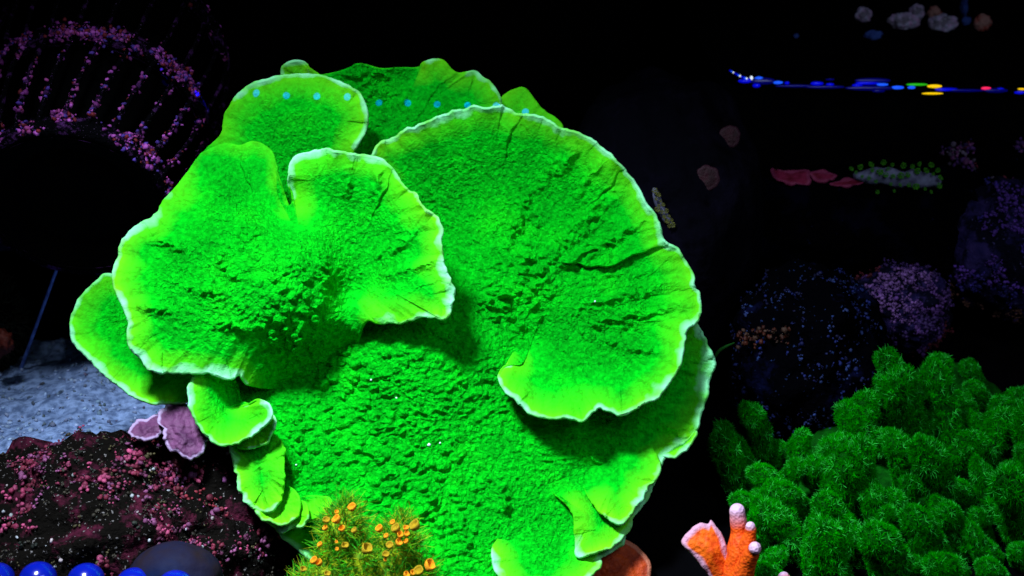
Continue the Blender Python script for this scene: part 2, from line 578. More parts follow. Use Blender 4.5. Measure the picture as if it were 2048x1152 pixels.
    # clusters of little knobs
    if verr > 0:
        ngrid = 19.0
        cell = np.floor(xy / ngrid)
        best = np.zeros(rd.shape)
        for dx in (-1, 0, 1):
            for dy in (-1, 0, 1):
                cx = cell[..., 0] + dx; cy = cell[..., 1] + dy
                hh = _hash(cx, cy, np.full_like(cx, 3.0), seed + 41)
                px_ = (cx + (hh & 255) / 255.0) * ngrid; py_ = (cy + ((hh >> 8) & 255) / 255.0) * ngrid
                on = ((hh >> 16) & 255) / 255.0
                dd = np.hypot(xy[..., 0] - px_, (xy[..., 1] - py_) * 1.15)
                rad = 6 + 10 * on
                best = np.maximum(best, np.where(on > 0.35, np.sqrt(np.clip(1 - (dd / rad) ** 2, 0, 1)) * (0.4 + on), 0))
        zone = 0.25 * sstep(0.15, 0.55, fbm(xy / 120.0, 2, seed + 42))
        for (zx, zy, zr, za) in verr_zones:
            zone = zone + za * np.exp(-((xy[..., 0] - zx) ** 2 + (xy[..., 1] - zy) ** 2) / (zr * zr))
        h = h + verr * inn * np.clip(zone, 0, 1.2) * best * np.clip(1.2 + 1.3 * r2 + 0.6 * r3, 0.2, 3)
    for pts in ridges:
        pts = np.asarray(pts, float); bd = np.full(rd.shape, 1e9); bt = np.zeros(rd.shape)
        wob = xy + 9 * np.stack([perlin(xy / 24.0, seed + 61), perlin(xy / 24.0 + 5, seed + 62)], -1)
        K = len(pts) - 1
        for k in range(K):
            d_, s_, t_ = seg_dist(wob, pts[k], pts[k + 1])
            u = d_ < bd
            bd = np.where(u, d_, bd); bt = np.where(u, (k + t_) / K, bt)
        h = h + 2.3 * np.exp(-(bd / 10.0) ** 2) * np.sin(np.clip(bt, 0.02, 0.98) * math.pi) ** 0.6 * np.clip(0.75 + 0.9 * r2 + 0.5 * r3, 0.1, 2)
    # overlapping folds: a raised lip that ends in a sharp drop
    for (pts, amp, wid, sgn) in ledges:
        pts = np.asarray(pts, float)
        bd = np.full(rd.shape, 1e9); bs = np.zeros(rd.shape); bt = np.zeros(rd.shape)
        wob = xy + 7 * np.stack([perlin(xy / 28.0, seed + 51), perlin(xy / 28.0 + 5, seed + 52)], -1)
        K = len(pts) - 1
        for k in range(K):
            d_, s_, t_ = seg_dist(wob, pts[k], pts[k + 1])
            u = d_ < bd
            bd = np.where(u, d_, bd); bs = np.where(u, s_, bs); bt = np.where(u, (k + t_) / K, bt)
        taper = np.sin(np.clip(bt, 0, 1) * math.pi * 0.62 + 0.25)
        sgnd = bd * bs * sgn
        prof = np.where(sgnd > 0, np.exp(-sgnd / wid) * sstep(-1, 3.5, sgnd), -0.12 * np.exp(sgnd / (wid * 0.5)))
        h = h + amp * taper * prof
    HF.append((xy[::2, ::2].reshape(-1, 2), h[::2, ::2].ravel()))
    top = W(xy[..., 0], xy[..., 1], h)
    # rolled edge and underside
    rolls = []
    T = thick
    hb = h[-1]
    for k in range(1, 7):
        a = k / 6 * math.pi
        off = (T / 2 * math.sin(a)) / 0.25
        q = B[:, :2] + nrm * off
        rolls.append(W(q[:, 0], q[:, 1], hb - T / 2 * (1 - math.cos(a))))
    under = []
    for gg in (0.985, 0.965, 0.94, 0.91, 0.87, 0.82, 0.76, 0.69, 0.61, 0.52, 0.42, 0.32, 0.22, 0.12, 0.02):
        q = c + (B[:, :2] - c) * gg
        k = int(np.argmin(np.abs(g - gg)))
        hu = ev(q) if gg < 0.9 else (hb * (gg - 0.9) / 0.1 + ev(q) * (1 - (gg - 0.9) / 0.1))
        under.append(W(q[:, 0], q[:, 1], hu - T - 7.0 * sstep(0.0, 0.25, np.array(1 - gg))))
    V = np.concatenate([top, np.array(rolls), np.array(under)])
    nr = V.shape[0]
    F = grid_faces(nr, n)
    extra = nr - m
    rda = np.concatenate([rd, np.tile((1 - B[:, 3]) * 60, (6, 1)), np.full((extra - 6, n), 200.0)])
    ppw = np.interp(np.arange(n), np.arange(n), pale * (0.55 + 0.9 * sstep(-0.4, 0.5, edge_noise(130, 7))))
    pa = np.broadcast_to(ppw, rda.shape)
    # outward faces: check one normal
    me = np_mesh('plate', V.reshape(-1, 3), F, attrs={'rimd': rda.ravel(), 'pale': pa.ravel()})
    p0, p1, p2 = V[10, 0], V[10, 1], V[11, 0]
    if np.dot(np.cross(p1 - p0, p2 - p0), -FWD) < 0:
        me.flip_normals()
    return me


coral = thing('plating_coral', 'huge ruffled bright green plating coral with pale rims filling the middle', 'coral', loc=tuple(W(850, 1000, -40)))
CINV = Matrix.Translation(-coral.location)


def add_plate(*a, **k):
    me = plate(*a, **k)
    me.transform(CINV)
    return obj('plate', me, MAT['coral'], coral)


# rear wall of the colony
add_plate([(540, 310, -60, 0), (560, 190, -60, .3), (566, 147, -58, 1), (576, 130, -57, 1), (593, 125, -57, 1), (611, 133, -57, 1), (623, 152, -58, .7),
           (660, 151, -60, .3), (700, 139, -60, .3), (720, 131, -60, .3), (760, 140, -60, .3), (800, 139, -60, .3), (838, 138, -59, .4), (850, 128, -56, .9),
           (880, 124, -55, .9), (903, 142, -55, .8), (918, 150, -56, .8), (945, 147, -57, 1), (966, 160, -56, 1), (990, 180, -55, 1), (998, 212, -54, 1),
           (995, 260, -50, .5), (960, 340, -45, 0), (760, 390, -38, 0), (640, 350, -45, 0)],
          (790, 250), [(800, 180, -60), (700, 200, -61), (900, 220, -56), (800, 280, -50)], n=700, m=110, seed=3, fold=1.5, pale=6, verr=1.3,
          verr_zones=[(760, 155, 60, .9)], ledges=[([(905, 150), (870, 185), (840, 235)], 0.9, 26, 1)], scallop=3.0)
add_plate([(998, 220, -66, .6), (1010, 196, -66, .8), (1043, 180, -65, .8), (1060, 196, -64, .8), (1086, 226, -62, .8), (1108, 240, -60, .8), (1122, 264, -58, .8),
           (1100, 320, -52, 0), (1020, 320, -54, 0)], (1052, 250), [], n=360, m=60, seed=5, fold=1.0, pale=4, verr=0, scallop=3.0)
# upper left fan
add_plate([(446, 270, -36, .8), (456, 226, -36, .8), (482, 190, -35, 1), (520, 166, -34, 1), (570, 156, -33, 1), (625, 154, -32, 1), (680, 169, -31, 1), (715, 190, -30, 1),
           (731, 225, -29, 1), (726, 260, -28, 1), (705, 298, -28, .9), (690, 340, -34, 0), (620, 430, -24, 0), (540, 440, -20, 0), (440, 390, -28, 0), (405, 320, -36, 0)],
          (585, 310), [(590, 250, -30), (520, 260, -32), (660, 240, -29)], n=700, m=120, seed=8, fold=1.2, pale=9, verr=0.3, rug=0.8, scallop=3.0)
# the broad lower body
add_plate([(480, 690, 2, 0), (700, 560, -14, 0), (900, 470, -30, 0), (1150, 480, -30, 0), (1330, 600, -22, 0), (1386, 652, 6, 1), (1412, 682, 9, 1), (1424, 725, 11, 1),
           (1411, 780, 13, 1), (1394, 830, 15, 1), (1385, 866, 17, 1), (1335, 900, 18, 1), (1308, 950, 20, 1), (1288, 1000, 26, 1), (1255, 1045, 32, 1), (1240, 1085, 37, 1),
           (1200, 1112, 41, 1), (1182, 1152, 45, 1), (1150, 1200, 50, 1), (900, 1235, 58, 1), (700, 1205, 58, 1), (622, 1113, 50, 1), (565, 1066, 45, 1), (520, 1026, 41, 1),
           (495, 980, 37, 1), (478, 930, 33, 1), (464, 888, 30, 1), (440, 820, 20, .2)],
          (900, 850), [(900, 650, 13), (820, 660, 22), (1050, 800, 14), (1165, 850, 19), (700, 800, 18), (800, 1000, 36), (1000, 1000, 34), (1200, 900, 18), (600, 900, 31), (1300, 760, 10), (640, 740, 12)],
          n=1300, m=230, seed=12, fold=1.9, foldw=52, rug=1.15, pale=17, verr=1.0, lip=2.0,
          ridges=[[(1380, 870), (1300, 835)], [(1290, 990), (1220, 930), (1150, 890)], [(635, 690), (640, 780)], [(840, 930), (860, 1000), (830, 1050)], [(1003, 990), (1015, 1040)], [(560, 880), (590, 960)], [(700, 880), (760, 920)], [(1400, 740), (1330, 740)]],
          verr_zones=[(900, 650, 60, .6), (700, 880, 170, .55), (930, 760, 60, .45), (850, 940, 90, .7), (680, 720, 50, .9), (960, 1000, 80, .6), (740, 770, 90, .5), (600, 880, 70, .6), (950, 1080, 25, 1.2)])
# big right fan
add_plate([(880, 645, -10, 0), (830, 520, -26, 0), (770, 400, -27, 0), (750, 328, -21, .8), (752, 303, -19, 1), (775, 284, -18, 1), (800, 270, -17, 1), (850, 251, -16, 1), (900, 231, -14, 1),
           (960, 217, -12, 1), (1010, 220, -11, 1), (1036, 234, -10, 1), (1076, 239, -8, 1), (1116, 260, -6, 1), (1160, 274, -4, 1), (1204, 302, -2, 1), (1238, 334, 0, 1), (1252, 354, -2, 1),
           (1290, 402, 2, 1), (1314, 450, 6, 1), (1322, 485, 7, 1), (1352, 502, 6, 1), (1378, 545, 10, 1), (1385, 575, 13, 1), (1399, 602, 16, 1), (1394, 632, 20, 1), (1367, 660, 24, 1),
           (1362, 695, 28, 1), (1350, 740, 33, 1), (1318, 784, 34, 1), (1285, 804, 35, 1), (1240, 825, 36, 1), (1208, 812, 36, 1), (1186, 815, 37, 1), (1165, 837, 38, 1), (1130, 829, 38, 1),
           (1108, 831, 38, 1), (1068, 824, 36, 1), (1040, 800, 34, 1), (1009, 772, 30, 1), (1000, 750, 27, 1), (1013, 735, 23, .6), (1045, 729, 16, .1), (1045, 705, 4, 0), (975, 700, -4, 0)],
          (1100, 580), [(950, 600, -3), (1000, 450, -16), (900, 350, -24), (1080, 600, 3), (1200, 600, 9), (1250, 700, 18), (1150, 750, 23), (1090, 765, 26), (1150, 400, -10), (1250, 480, 0),
                        (1300, 600, 12), (1080, 300, -13), (1000, 660, 2)],
          n=1400, m=210, seed=17, fold=2.0, foldw=58, rug=1.0, pale=13, verr=1.0, lip=1.8,
          ledges=[([(1040, 235), (1020, 262), (1012, 300)], 1.6, 22, 1), ([(1240, 345), (1222, 372), (1198, 395)], 2.0, 26, 1),
                  ([(1325, 492), (1270, 512), (1215, 535), (1150, 530)], 4.8, 40, 1), ([(1318, 455), (1265, 462), (1225, 478)], 0.7, 20, 1),
                  ([(1395, 640), (1330, 640), (1260, 650)], 0.7, 22, 1), ([(1384, 575), (1320, 590), (1240, 610)], 0.7, 20, 1), ([(1350, 512), (1290, 560), (1200, 590)], 0.7, 18, 1)],
          ridges=[[(1062, 378), (1035, 440), (1010, 500)], [(1075, 480), (1050, 520), (1040, 560)], [(1250, 370), (1190, 420), (1130, 470), (1075, 530)], [(1190, 440), (1120, 500), (1060, 560)],
                  [(1300, 440), (1220, 480), (1130, 530), (1060, 580)], [(1105, 320), (1075, 380)], [(1155, 290), (1105, 360)], [(1200, 320), (1150, 400)], [(1350, 560), (1250, 590), (1150, 610)],
                  [(1380, 610), (1260, 630), (1170, 650)], [(1330, 700), (1240, 690), (1180, 670)], [(1040, 590), (980, 600), (930, 640)], [(1000, 620), (960, 670), (910, 690)]],
          fold_zones=[(1290, 500, 130, 1.3), (1330, 640, 90, .6)],
          verr_zones=[(1045, 440, 45, .8), (1060, 500, 50, .7), (1000, 580, 70, .6), (1080, 560, 50, .6), (1190, 420, 30, .4), (970, 640, 70, .9), (1180, 655, 40, .7)])
# leftmost low plate
add_plate([(228, 552, -2, 1), (200, 562, 0, 1), (165, 598, 3, 1), (147, 640, 6, 1), (150, 680, 10, 1), (178, 712, 15, 1), (220, 752, 20, 1), (260, 784, 24, 1), (300, 801, 27, 1), (345, 803, 29, 1),
           (394, 790, 28, 1), (440, 740, 12, 0), (420, 650, 2, 0), (330, 560, -8, 0)], (290, 690), [(260, 680, 5), (330, 740, 12)],
          n=600, m=110, seed=23, fold=1.0, foldw=70, rug=0.7, pale=10, verr=0.2, scallop=3.5)
# big left plate with the central hump
add_plate([(232, 560, 32, 1), (240, 520, 28, 1), (258, 472, 22, 1), (300, 440, 16, .9), (340, 396, 10, .7), (380, 346, 4, .5), (410, 308, 0, .5), (450, 291, -3, .5), (480, 297, -4, .5), (510, 288, -3, .5),
           (538, 305, 0, .6), (551, 345, 4, .5), (553, 385, 4, .3), (572, 415, 4, 0), (590, 402, 8, .4), (582, 360, 10, 1), (584, 330, 10, 1), (610, 311, 10, 1), (655, 304, 11, 1), (700, 312, 13, 1),
           (755, 323, 15, 1), (778, 338, 17, 1), (800, 370, 21, 1), (830, 395, 25, 1), (850, 420, 28, 1), (875, 446, 32, 1), (881, 490, 33, 1), (885, 530, 35, 1), (896, 560, 37, 1), (902, 590, 38, 1),
           (895, 622, 39, 1), (884, 634, 39, 1), (850, 628, 37, 1), (800, 640, 34, 1), (760, 642, 31, .8), (728, 642, 26, .5), (700, 710, 4, 0), (640, 770, 6, 0), (560, 775, 14, 0), (497, 764, 32, .8),
           (480, 747, 36, 1), (455, 752, 40, 1), (420, 743, 42, 1), (390, 742, 43, 1), (340, 742, 45, 1), (305, 735, 45, 1), (280, 714, 44, 1), (262, 680, 42, 1), (263, 640, 40, 1), (250, 605, 38, 1)],
          (602, 482), [(560, 560, 45), (480, 520, 36), (400, 480, 26), (400, 620, 40), (350, 550, 32), (450, 400, 11), (520, 450, 23), (600, 470, 24), (640, 600, 36), (655, 540, 28), (690, 580, 15), (740, 470, 14),
                       (680, 400, 10), (800, 560, 31), (820, 480, 25), (640, 690, 24), (520, 700, 36), (590, 620, 44)],
          n=1400, m=210, seed=29, fold=1.7, foldw=62, rug=1.05, pale=14, verr=1.0, lip=1.8,
          ledges=[([(780, 345), (775, 375), (760, 405)], 2.0, 24, 1), ([(850, 425), (825, 455), (790, 470)], 0.7, 20, 1), ([(897, 565), (860, 570), (835, 580)], 0.7, 14, 1),
                  ([(482, 300), (480, 330), (500, 370)], 2.5, 18, -1)],
          ridges=[[(640, 490), (655, 545), (640, 620)], [(610, 640), (600, 690), (560, 730)], [(760, 335), (745, 400)], [(860, 440), (800, 490), (740, 520)], [(880, 520), (810, 540), (760, 560)], [(290, 470), (380, 500)],
                  [(270, 610), (350, 625)], [(470, 480), (440, 520), (470, 560)], [(360, 570), (460, 590)], [(420, 650), (520, 660)], [(700, 330), (690, 400)]],
          verr_zones=[(600, 600, 70, .4), (560, 640, 90, .4), (620, 540, 40, .4), (520, 470, 60, .4), (600, 690, 60, .9)])
# small curl over the left edge
add_plate([(393, 752, 38, 1), (383, 787, 41, 1), (385, 815, 43, 1), (401, 845, 46, 1), (415, 870, 45, 1), (442, 886, 46, 1), (467, 883, 47, 1), (491, 871, 49, 1), (516, 856, 51, 1), (536, 834, 52, 1),
           (534, 815, 51, 1), (516, 805, 47, .9), (497, 812, 40, .5), (478, 800, 20, 0), (470, 765, 22, 0), (435, 740, 32, 0)], (440, 822), [(440, 815, 35), (470, 855, 38), (510, 832, 44), (430, 780, 35)],
          n=420, m=70, seed=33, fold=2.2, foldw=34, rug=1.1, pale=12, verr=1.0, scallop=5.0)
add_plate([(515, 830, 34, 0), (542, 836, 43, 1), (546, 856, 45, 1), (527, 884, 45, 1), (497, 892, 43, 1), (472, 886, 36, .3), (490, 850, 32, 0)], (512, 862), [], n=240, m=40, seed=35, fold=1.6, foldw=22, rug=1.1, pale=4, verr=0, scallop=4)
# ruffles down the left edge
add_plate([(462, 890, 35, 1), (480, 946, 41, 1), (488, 976, 44, 1), (505, 1010, 48, 1), (530, 1018, 52, 1), (552, 1000, 54, .9), (562, 965, 53, .6), (564, 930, 50, .5), (562, 895, 44, .5), (545, 872, 38, .4), (500, 868, 30, .3)],
          (515, 940), [(515, 940, 43)], n=420, m=90, seed=37, fold=3.2, foldw=30, rug=1.7, pale=10, verr=1.6, scallop=8, verr_zones=[(530, 930, 60, 1.0)])
add_plate([(515, 1022, 48, 1), (545, 1040, 53, 1), (565, 1043, 55, 1), (583, 1035, 57, 1), (597, 1008, 57, .6), (588, 985, 53, .5), (560, 975, 42, 0), (520, 1000, 42, .5)], (556, 1010), [], n=300, m=50, seed=39, fold=2.6, foldw=24, rug=1.4, pale=9, verr=1.0, scallop=7)
add_plate([(560, 1060, 52, 1), (586, 1050, 56, 1), (601, 1046, 58, 1), (613, 1030, 58, 1), (608, 1010, 54, .6), (588, 1008, 46, 0), (560, 1030, 48, .3)], (590, 1032), [], n=240, m=40, seed=41, fold=2.0, foldw=22, rug=1.2, pale=12, verr=0, scallop=6)
add_plate([(598, 1036, 47, .3), (630, 1033, 55, .8), (655, 1016, 58, .8), (657, 1004, 57, .8), (640, 997, 52, .5), (600, 1000, 42, 0)], (628, 1015), [], n=240, m=40, seed=43, fold=1.5, foldw=26, rug=1.2, pale=3, verr=.5, scallop=5)
# overlapping lobes at the lower right edge
add_plate([(1130, 880, 14, 0), (1168, 970, 27, .2), (1194, 1010, 40, .8), (1214, 1025, 43, 1), (1238, 1042, 44, 1), (1255, 1027, 42, 1), (1282, 990, 38, 1), (1302, 962, 33, 1), (1314, 930, 27, .9), (1260, 860, 8, 0)],
          (1230, 955), [(1230, 955, 30)], n=420, m=80, seed=47, fold=1.8, foldw=30, rug=.8, pale=12, verr=.4, scallop=6)
add_plate([(1100, 970, 27, 0), (1148, 1022, 40, .5), (1155, 1084, 45, .9), (1160, 1108, 47, 1), (1195, 1099, 48, 1), (1223, 1088, 46, 1), (1251, 1066, 42, 1), (1257, 1038, 37, 1), (1235, 985, 24, 0), (1160, 940, 22, 0)],
          (1185, 1035), [(1190, 1030, 38)], n=420, m=80, seed=51, fold=1.6, foldw=34, rug=.8, pale=15, verr=.3, scallop=5)
add_plate([(1000, 1030, 32, 0), (993, 1085, 42, .7), (986, 1110, 46, 1), (993, 1135, 50, 1), (1010, 1156, 54, 1), (1060, 1195, 58, 1), (1150, 1175, 55, 1), (1180, 1146, 51, 1), (1198, 1118, 48, 1), (1150, 1050, 35, 0), (1080, 1010, 28, 0)],
          (1080, 1110), [(1080, 1110, 46)], n=420, m=80, seed=53, fold=1.6, foldw=44, rug=.9, pale=13, verr=.3, scallop=4)
add_plate([(1310, 880, 12, 0), (1330, 907, 19, 1), (1345, 908, 20, 1), (1366, 896, 19, 1), (1382, 876, 17, 1), (1386, 862, 14, 1), (1350, 850, 6, 0)], (1348, 882), [], n=240, m=40, seed=57, fold=2.0, foldw=18, rug=.6, pale=9, verr=0, scallop=7)
# stem underneath, out of sight behind the plates
st = tube_mesh('stem', [W(850, 1010, -60), W(880, 860, -60), W(920, 700, -50)], [0.045, 0.05, 0.05], 24, 8, 0.2)
st.transform(CINV)
obj('stem', st, MAT['coral'], coral)


# ------------------------------------------------------------------ rocks
def rock(name, label, px, py, h, rx, ry, rz, mat, seed, amp=0.22, freq=1.6, sub=5, group=None, cat='rock', floor=False, boxy=0.0):
    """rx, ry in photo px at that depth, rz in mm along the view"""
    v, f = ico(sub)
    d = (D0 - h / 1000.0)
    sx = rx * KPX * d; sy = ry * KPX * d; sz = rz / 1000.0
    n = fbm(v * freq + seed * 3.3, 5, seed, 0.55)
    rdg = 1 - 2 * np.abs(fbm(v * freq * 1.3 + seed, 3, seed + 5))
    q = v
    if boxy: q = np.sign(v) * np.abs(v) ** (1 - boxy)
    p = q * (1 + amp * n + amp * 0.35 * rdg)[:, None]
    wpos = (p[:, 0:1] * sx * RIGHT + p[:, 1:2] * sy * UP - p[:, 2:3] * sz * FWD)
    c = W(px, py, h)
    wv = wpos + c
    base = np.array([c[0], c[1], max(wv[:, 2].min(), 0.0)])
    wv[:, 2] = np.maximum(wv[:, 2], -0.003)
    me = np_mesh(name, wv - base, f)
    o = obj(name, me, mat)
    o.location = base
    tag(o, label, cat, group)
    return o, wv


def visible_pts(wv, n, seed=0, mask=None, top=0.0):
    c = wv.mean(0)
    out = (wv - c); out /= np.linalg.norm(out, axis=1)[:, None]
    ok = (out @ (-FWD)) > 0.05
    if top: ok &= (out[:, 2] > top)
    if mask is not None: ok &= mask(wv)
    ids = np.nonzero(ok)[0]
    r = np.random.default_rng(seed)
    ids = r.choice(ids, n, replace=len(ids) < n)
    return wv[ids] + r.normal(0, 0.0012, (n, 3)), out[ids]


def surf_h(wv, x, y, r=14.0):
    """height of a rock's camera side at a photo pixel"""
    d = (wv - CAM) @ FWD
    px = (wv - CAM) @ RIGHT / d / KPX + 1024; py = 576 - (wv - CAM) @ UP / d / KPX
    m = np.hypot(px - x, py - y)
    k = m < max(r, np.sort(m)[3])
    return float(((D0 - d[k]) * 1000).max())


def pal(n, cols, seed=0, spread=0.25):
    r = np.random.default_rng(seed)
    c = np.array(cols)[r.integers(0, len(cols), n)]
    return c * r.uniform(1 - spread, 1 + spread, (n, 1))


def crust(o, wv, n, smin, smax, cols, seed, thr=0.0, scale=40.0, name='coralline_crust', flat=0.6):
    pts, nr = visible_pts(wv, n, seed, mask=(lambda p: fbm(p * scale, 3, seed) > thr) if thr > -1 else None)
    r = np.random.default_rng(seed + 1)
    sz = r.uniform(smin, smax, n); pc = pal(n, cols, seed)
    kk = 5 if smax > 0.0015 else 1
    if kk > 1:
        pts = np.repeat(pts, kk, 0) + r.normal(0, 0.55, (n * kk, 3)) * np.repeat(sz, kk)[:, None]
        nr = np.repeat(nr, kk, 0); pc = np.repeat(pc, kk, 0) * r.uniform(0.6, 1.25, (n * kk, 1)); sz = np.repeat(sz, kk) * r.uniform(0.3, 0.65, n * kk)
    b = blobs(name, pts - np.array(o.location), sz, pc, MAT['lump'], o, normals=nr, flat=max(flat, 0.75), jag=0.12)
    tag(b, kind='stuff')
    return b


PINK = [(0.20, 0.02, 0.06), (0.34, 0.05, 0.13), (0.13, 0.012, 0.03), (0.22, 0.06, 0.16), (0.10, 0.02, 0.06)]
PURP = [(0.12, 0.04, 0.18), (0.18, 0.07, 0.24), (0.08, 0.03, 0.14), (0.20, 0.05, 0.14)]
DARKC = [(0.02, 0.015, 0.01), (0.035, 0.03, 0.02), (0.06, 0.05, 0.02), (0.015, 0.02, 0.015)]
WHITE = [(0.35, 0.38, 0.42), (0.22, 0.25, 0.26), (0.4, 0.34, 0.36)]

MAT['rock_pink'] = rock_material('crusted_rock', (0.004, 0.0035, 0.003), (0.07, 0.01, 0.025), (0.02, 0.005, 0.01), 0.54, (0.16, 0.15, 0.15), 0.66, 70)
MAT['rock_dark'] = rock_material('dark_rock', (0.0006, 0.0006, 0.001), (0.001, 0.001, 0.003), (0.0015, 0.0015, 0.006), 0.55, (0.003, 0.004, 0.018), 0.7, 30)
MAT['rock_grey'] = rock_material('dim_grey_rock', (0.002, 0.002, 0.004), (0.001, 0.001, 0.0017), (0.004, 0.0034, 0.009), 0.5, (0.005, 0.005, 0.012), 0.75, 18)
MAT['rock_blue'] = rock_material('blue_crusted_rock', (0.004, 0.004, 0.012), (0.03, 0.02, 0.10), (0.012, 0.010, 0.055), 0.5, (0.06, 0.05, 0.16), 0.66, 45)
MAT['rock_speck'] = rock_material('speckled_rock', (0.0008, 0.0008, 0.0016), (0.003, 0.004, 0.022), (0.0015, 0.0015, 0.008), 0.58, (0.02, 0.04, 0.14), 0.67, 40)

r1, w1 = rock('reef_rock', 'dark rock with pink coralline nodules in front of pale sand', 205, 1120, 8, 340, 232, 62, MAT['rock_pink'], 4, 0.2, 1.7, 6)
crust(r1, w1, 1300, 0.0008, 0.0027, PINK, 3, 0.10, 42)
crust(r1, w1, 260, 0.0015, 0.0036, PINK, 4, 0.22, 30)
crust(r1, w1, 700, 0.0006, 0.0022, DARKC, 8, -2)
crust(r1, w1, 260, 0.0004, 0.0012, WHITE, 14, 0.05, 60, 'shell_grit')
r2, w2 = rock('reef_rock', 'dark red crusted rock tucked under the ruffled edge of the green coral', 465, 1015, -2, 180, 205, 36, MAT['rock_pink'], 9, 0.2, 1.6, 5)
crust(r2, w2, 420, 0.0008, 0.0030, [(0.24, 0.02, 0.035), (0.34, 0.05, 0.12), (0.16, 0.015, 0.03), (0.24, 0.07, 0.22)], 5, 0.02, 50)
crust(r2, w2, 160, 0.0004, 0.0010, WHITE, 15, 0.1, 60, 'shell_grit')

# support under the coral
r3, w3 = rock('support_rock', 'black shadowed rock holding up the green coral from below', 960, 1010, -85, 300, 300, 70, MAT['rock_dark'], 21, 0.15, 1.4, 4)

# purple plating algae lying on the pink rock
MAT['purple_plate'] = simple('purple_crust', (0.20, 0.085, 0.20), 0.55, 0.3, 0.0012, 500.0, vscale=130.0, color2=(0.11, 0.035, 0.11))


def slab(name, boundary, center, h0, thick, mat, parent=None, n=160, m=24, seed=1, bumpy=0.5, rimcol=None, wob=2.0, dome=0.0):
    """irregular thin plate from an outline (px, py, h), rounded edge, with real thickness"""
    B, arc, per = catmull_closed([(x, y, h, 1) for (x, y, h) in boundary], n)
    tl = 2 * math.pi * arc / per
    c = np.asarray(center, float)
    R = per / 30 / 6.283
    e = perlin(np.stack([np.cos(tl) * R, np.sin(tl) * R, tl * 0 + seed], -1), seed)
    e2 = perlin(np.stack([np.cos(tl) * R * 3, np.sin(tl) * R * 3, tl * 0 + seed], -1), seed + 4)
    dv = B[:, :2] - c; dl = np.linalg.norm(dv, axis=1)[:, None]
    B[:, :2] += dv / dl * (wob * 2 * e + wob * e2)[:, None]
    ctrl = np.array([(x, y, h) for x, y, h in boundary] + [(c[0], c[1], h0)])
    ev = tps_fit(ctrl[:, :2], ctrl[:, 2])
    g = np.linspace(0.01, 1, m)
    xy = c + (B[None, :, :2] - c) * g[:, None, None]
    h = ev(xy) + bumpy * (perlin(xy / 22.0, seed + 1) + 0.5 * perlin(xy / 9.0, seed + 2)) + dome * (1 - g[:, None] ** 2)
    V = [W(xy[i, :, 0], xy[i, :, 1], h[i]) for i in range(m)]
    for k in range(1, 5):
        a = k / 4 * math.pi
        q = B[:, :2] + dv / dl * (thick / 2 * math.sin(a) / 0.25)
        V.append(W(q[:, 0], q[:, 1], h[-1] - thick / 2 * (1 - math.cos(a))))
    for gg in (0.6, 0.02):
        q = c + (B[:, :2] - c) * gg
        V.append(W(q[:, 0], q[:, 1], ev(q) - thick - 1.5))
    V = np.array(V)
    rim = np.concatenate([g, np.ones(4), [0.5, 0.0]])
    rimv = np.repeat(rim, n)
    dist = (1 - rimv) * np.tile(dl[:, 0], len(rim))
    me = np_mesh(name, V.reshape(-1, 3), grid_faces(len(V), n), attrs={'rimd': dist})
    p0, p1, p2 = V[3, 0], V[3, 1], V[4, 0]
    if np.dot(np.cross(p1 - p0, p2 - p0), -FWD) < 0: me.flip_normals()
    return obj(name, me, mat, parent)


def rimmed(name, c1, c2, rimc, width, vscale=140.0, bump=0.0008):
    m, nt, b = newmat(name)
    geo = N(nt, 'ShaderNodeTexCoord').outputs['Object']
    n = N(nt, 'ShaderNodeTexNoise', Scale=vscale, Detail=4.0); L(nt, geo, n.inputs['Vector'])
    r = ramp(nt, n.outputs[0], [(0.36, c1), (0.62, c2)])
    rd = N(nt, 'ShaderNodeAttribute', attribute_name='rimd').outputs['Fac']
    q = ramp(nt, math_(nt, 'DIVIDE', rd, width), [(0.0, (1, 1, 1)), (0.5, (0.6, 0.6, 0.6)), (1.0, (0, 0, 0))])
    L(nt, mixc(nt, q.outputs[0], r.outputs[0], rimc), b.inputs['Base Color'])
    b.inputs['Roughness'].default_value = 0.6; b.inputs['Specular IOR Level'].default_value = 0.2
    nb = N(nt, 'ShaderNodeTexNoise', Scale=700.0, Detail=3.0); L(nt, geo, nb.inputs['Vector'])
    bp = N(nt, 'ShaderNodeBump', Strength=0.8, Distance=bump); L(nt, nb.outputs[0], bp.inputs['Height']); L(nt, bp.outputs[0], b.inputs['Normal'])
    return m


MAT['purple_plate'] = rimmed('purple_crust', (0.07, 0.02, 0.065), (0.15, 0.05, 0.13), (0.36, 0.26, 0.44), 4.0)
o = slab('encrusting_algae', [(345, 800, 26), (362, 806, 28), (385, 815, 28), (400, 848, 32), (414, 872, 36), (408, 905, 42), (390, 915, 44), (362, 911, 44), (340, 895, 42), (330, 878, 40), (336, 862, 38), (324, 845, 34), (330, 818, 30)],
         (368, 862), 40, 2.2, MAT['purple_plate'], seed=3, wob=6.0, bumpy=2.0, n=240)
tag(o, 'broad purple encrusting algae plate with white rim touching the green coral', 'algae', 'purple algae plates on the pink rock')
o = slab('encrusting_algae', [(318, 830, 26), (330, 845, 30), (322, 865, 32), (300, 872, 34), (270, 873, 34), (257, 866, 32), (270, 848, 28), (296, 836, 26)], (295, 856), 33, 2.0, MAT['purple_plate'], n=160, m=18, seed=6, wob=6.0, bumpy=1.6)
tag(o, 'small ragged purple algae plate beside the broad one, toward the sand', 'algae', 'purple algae plates on the pink rock')

# smooth bluish stone at the lower edge
MAT['stone'] = simple('smooth_wet_stone', (0.016, 0.009, 0.007), 0.6, 0.03, 0.0006, 200.0, vscale=28.0, color2=(0.003, 0.010, 0.045))
rock('smooth_stone', 'smooth rounded dark blue stone with brown middle below the pink rock', 352, 1160, 74, 92, 76, 17, MAT['stone'], 31, 0.05, 1.2, 5, cat='stone')

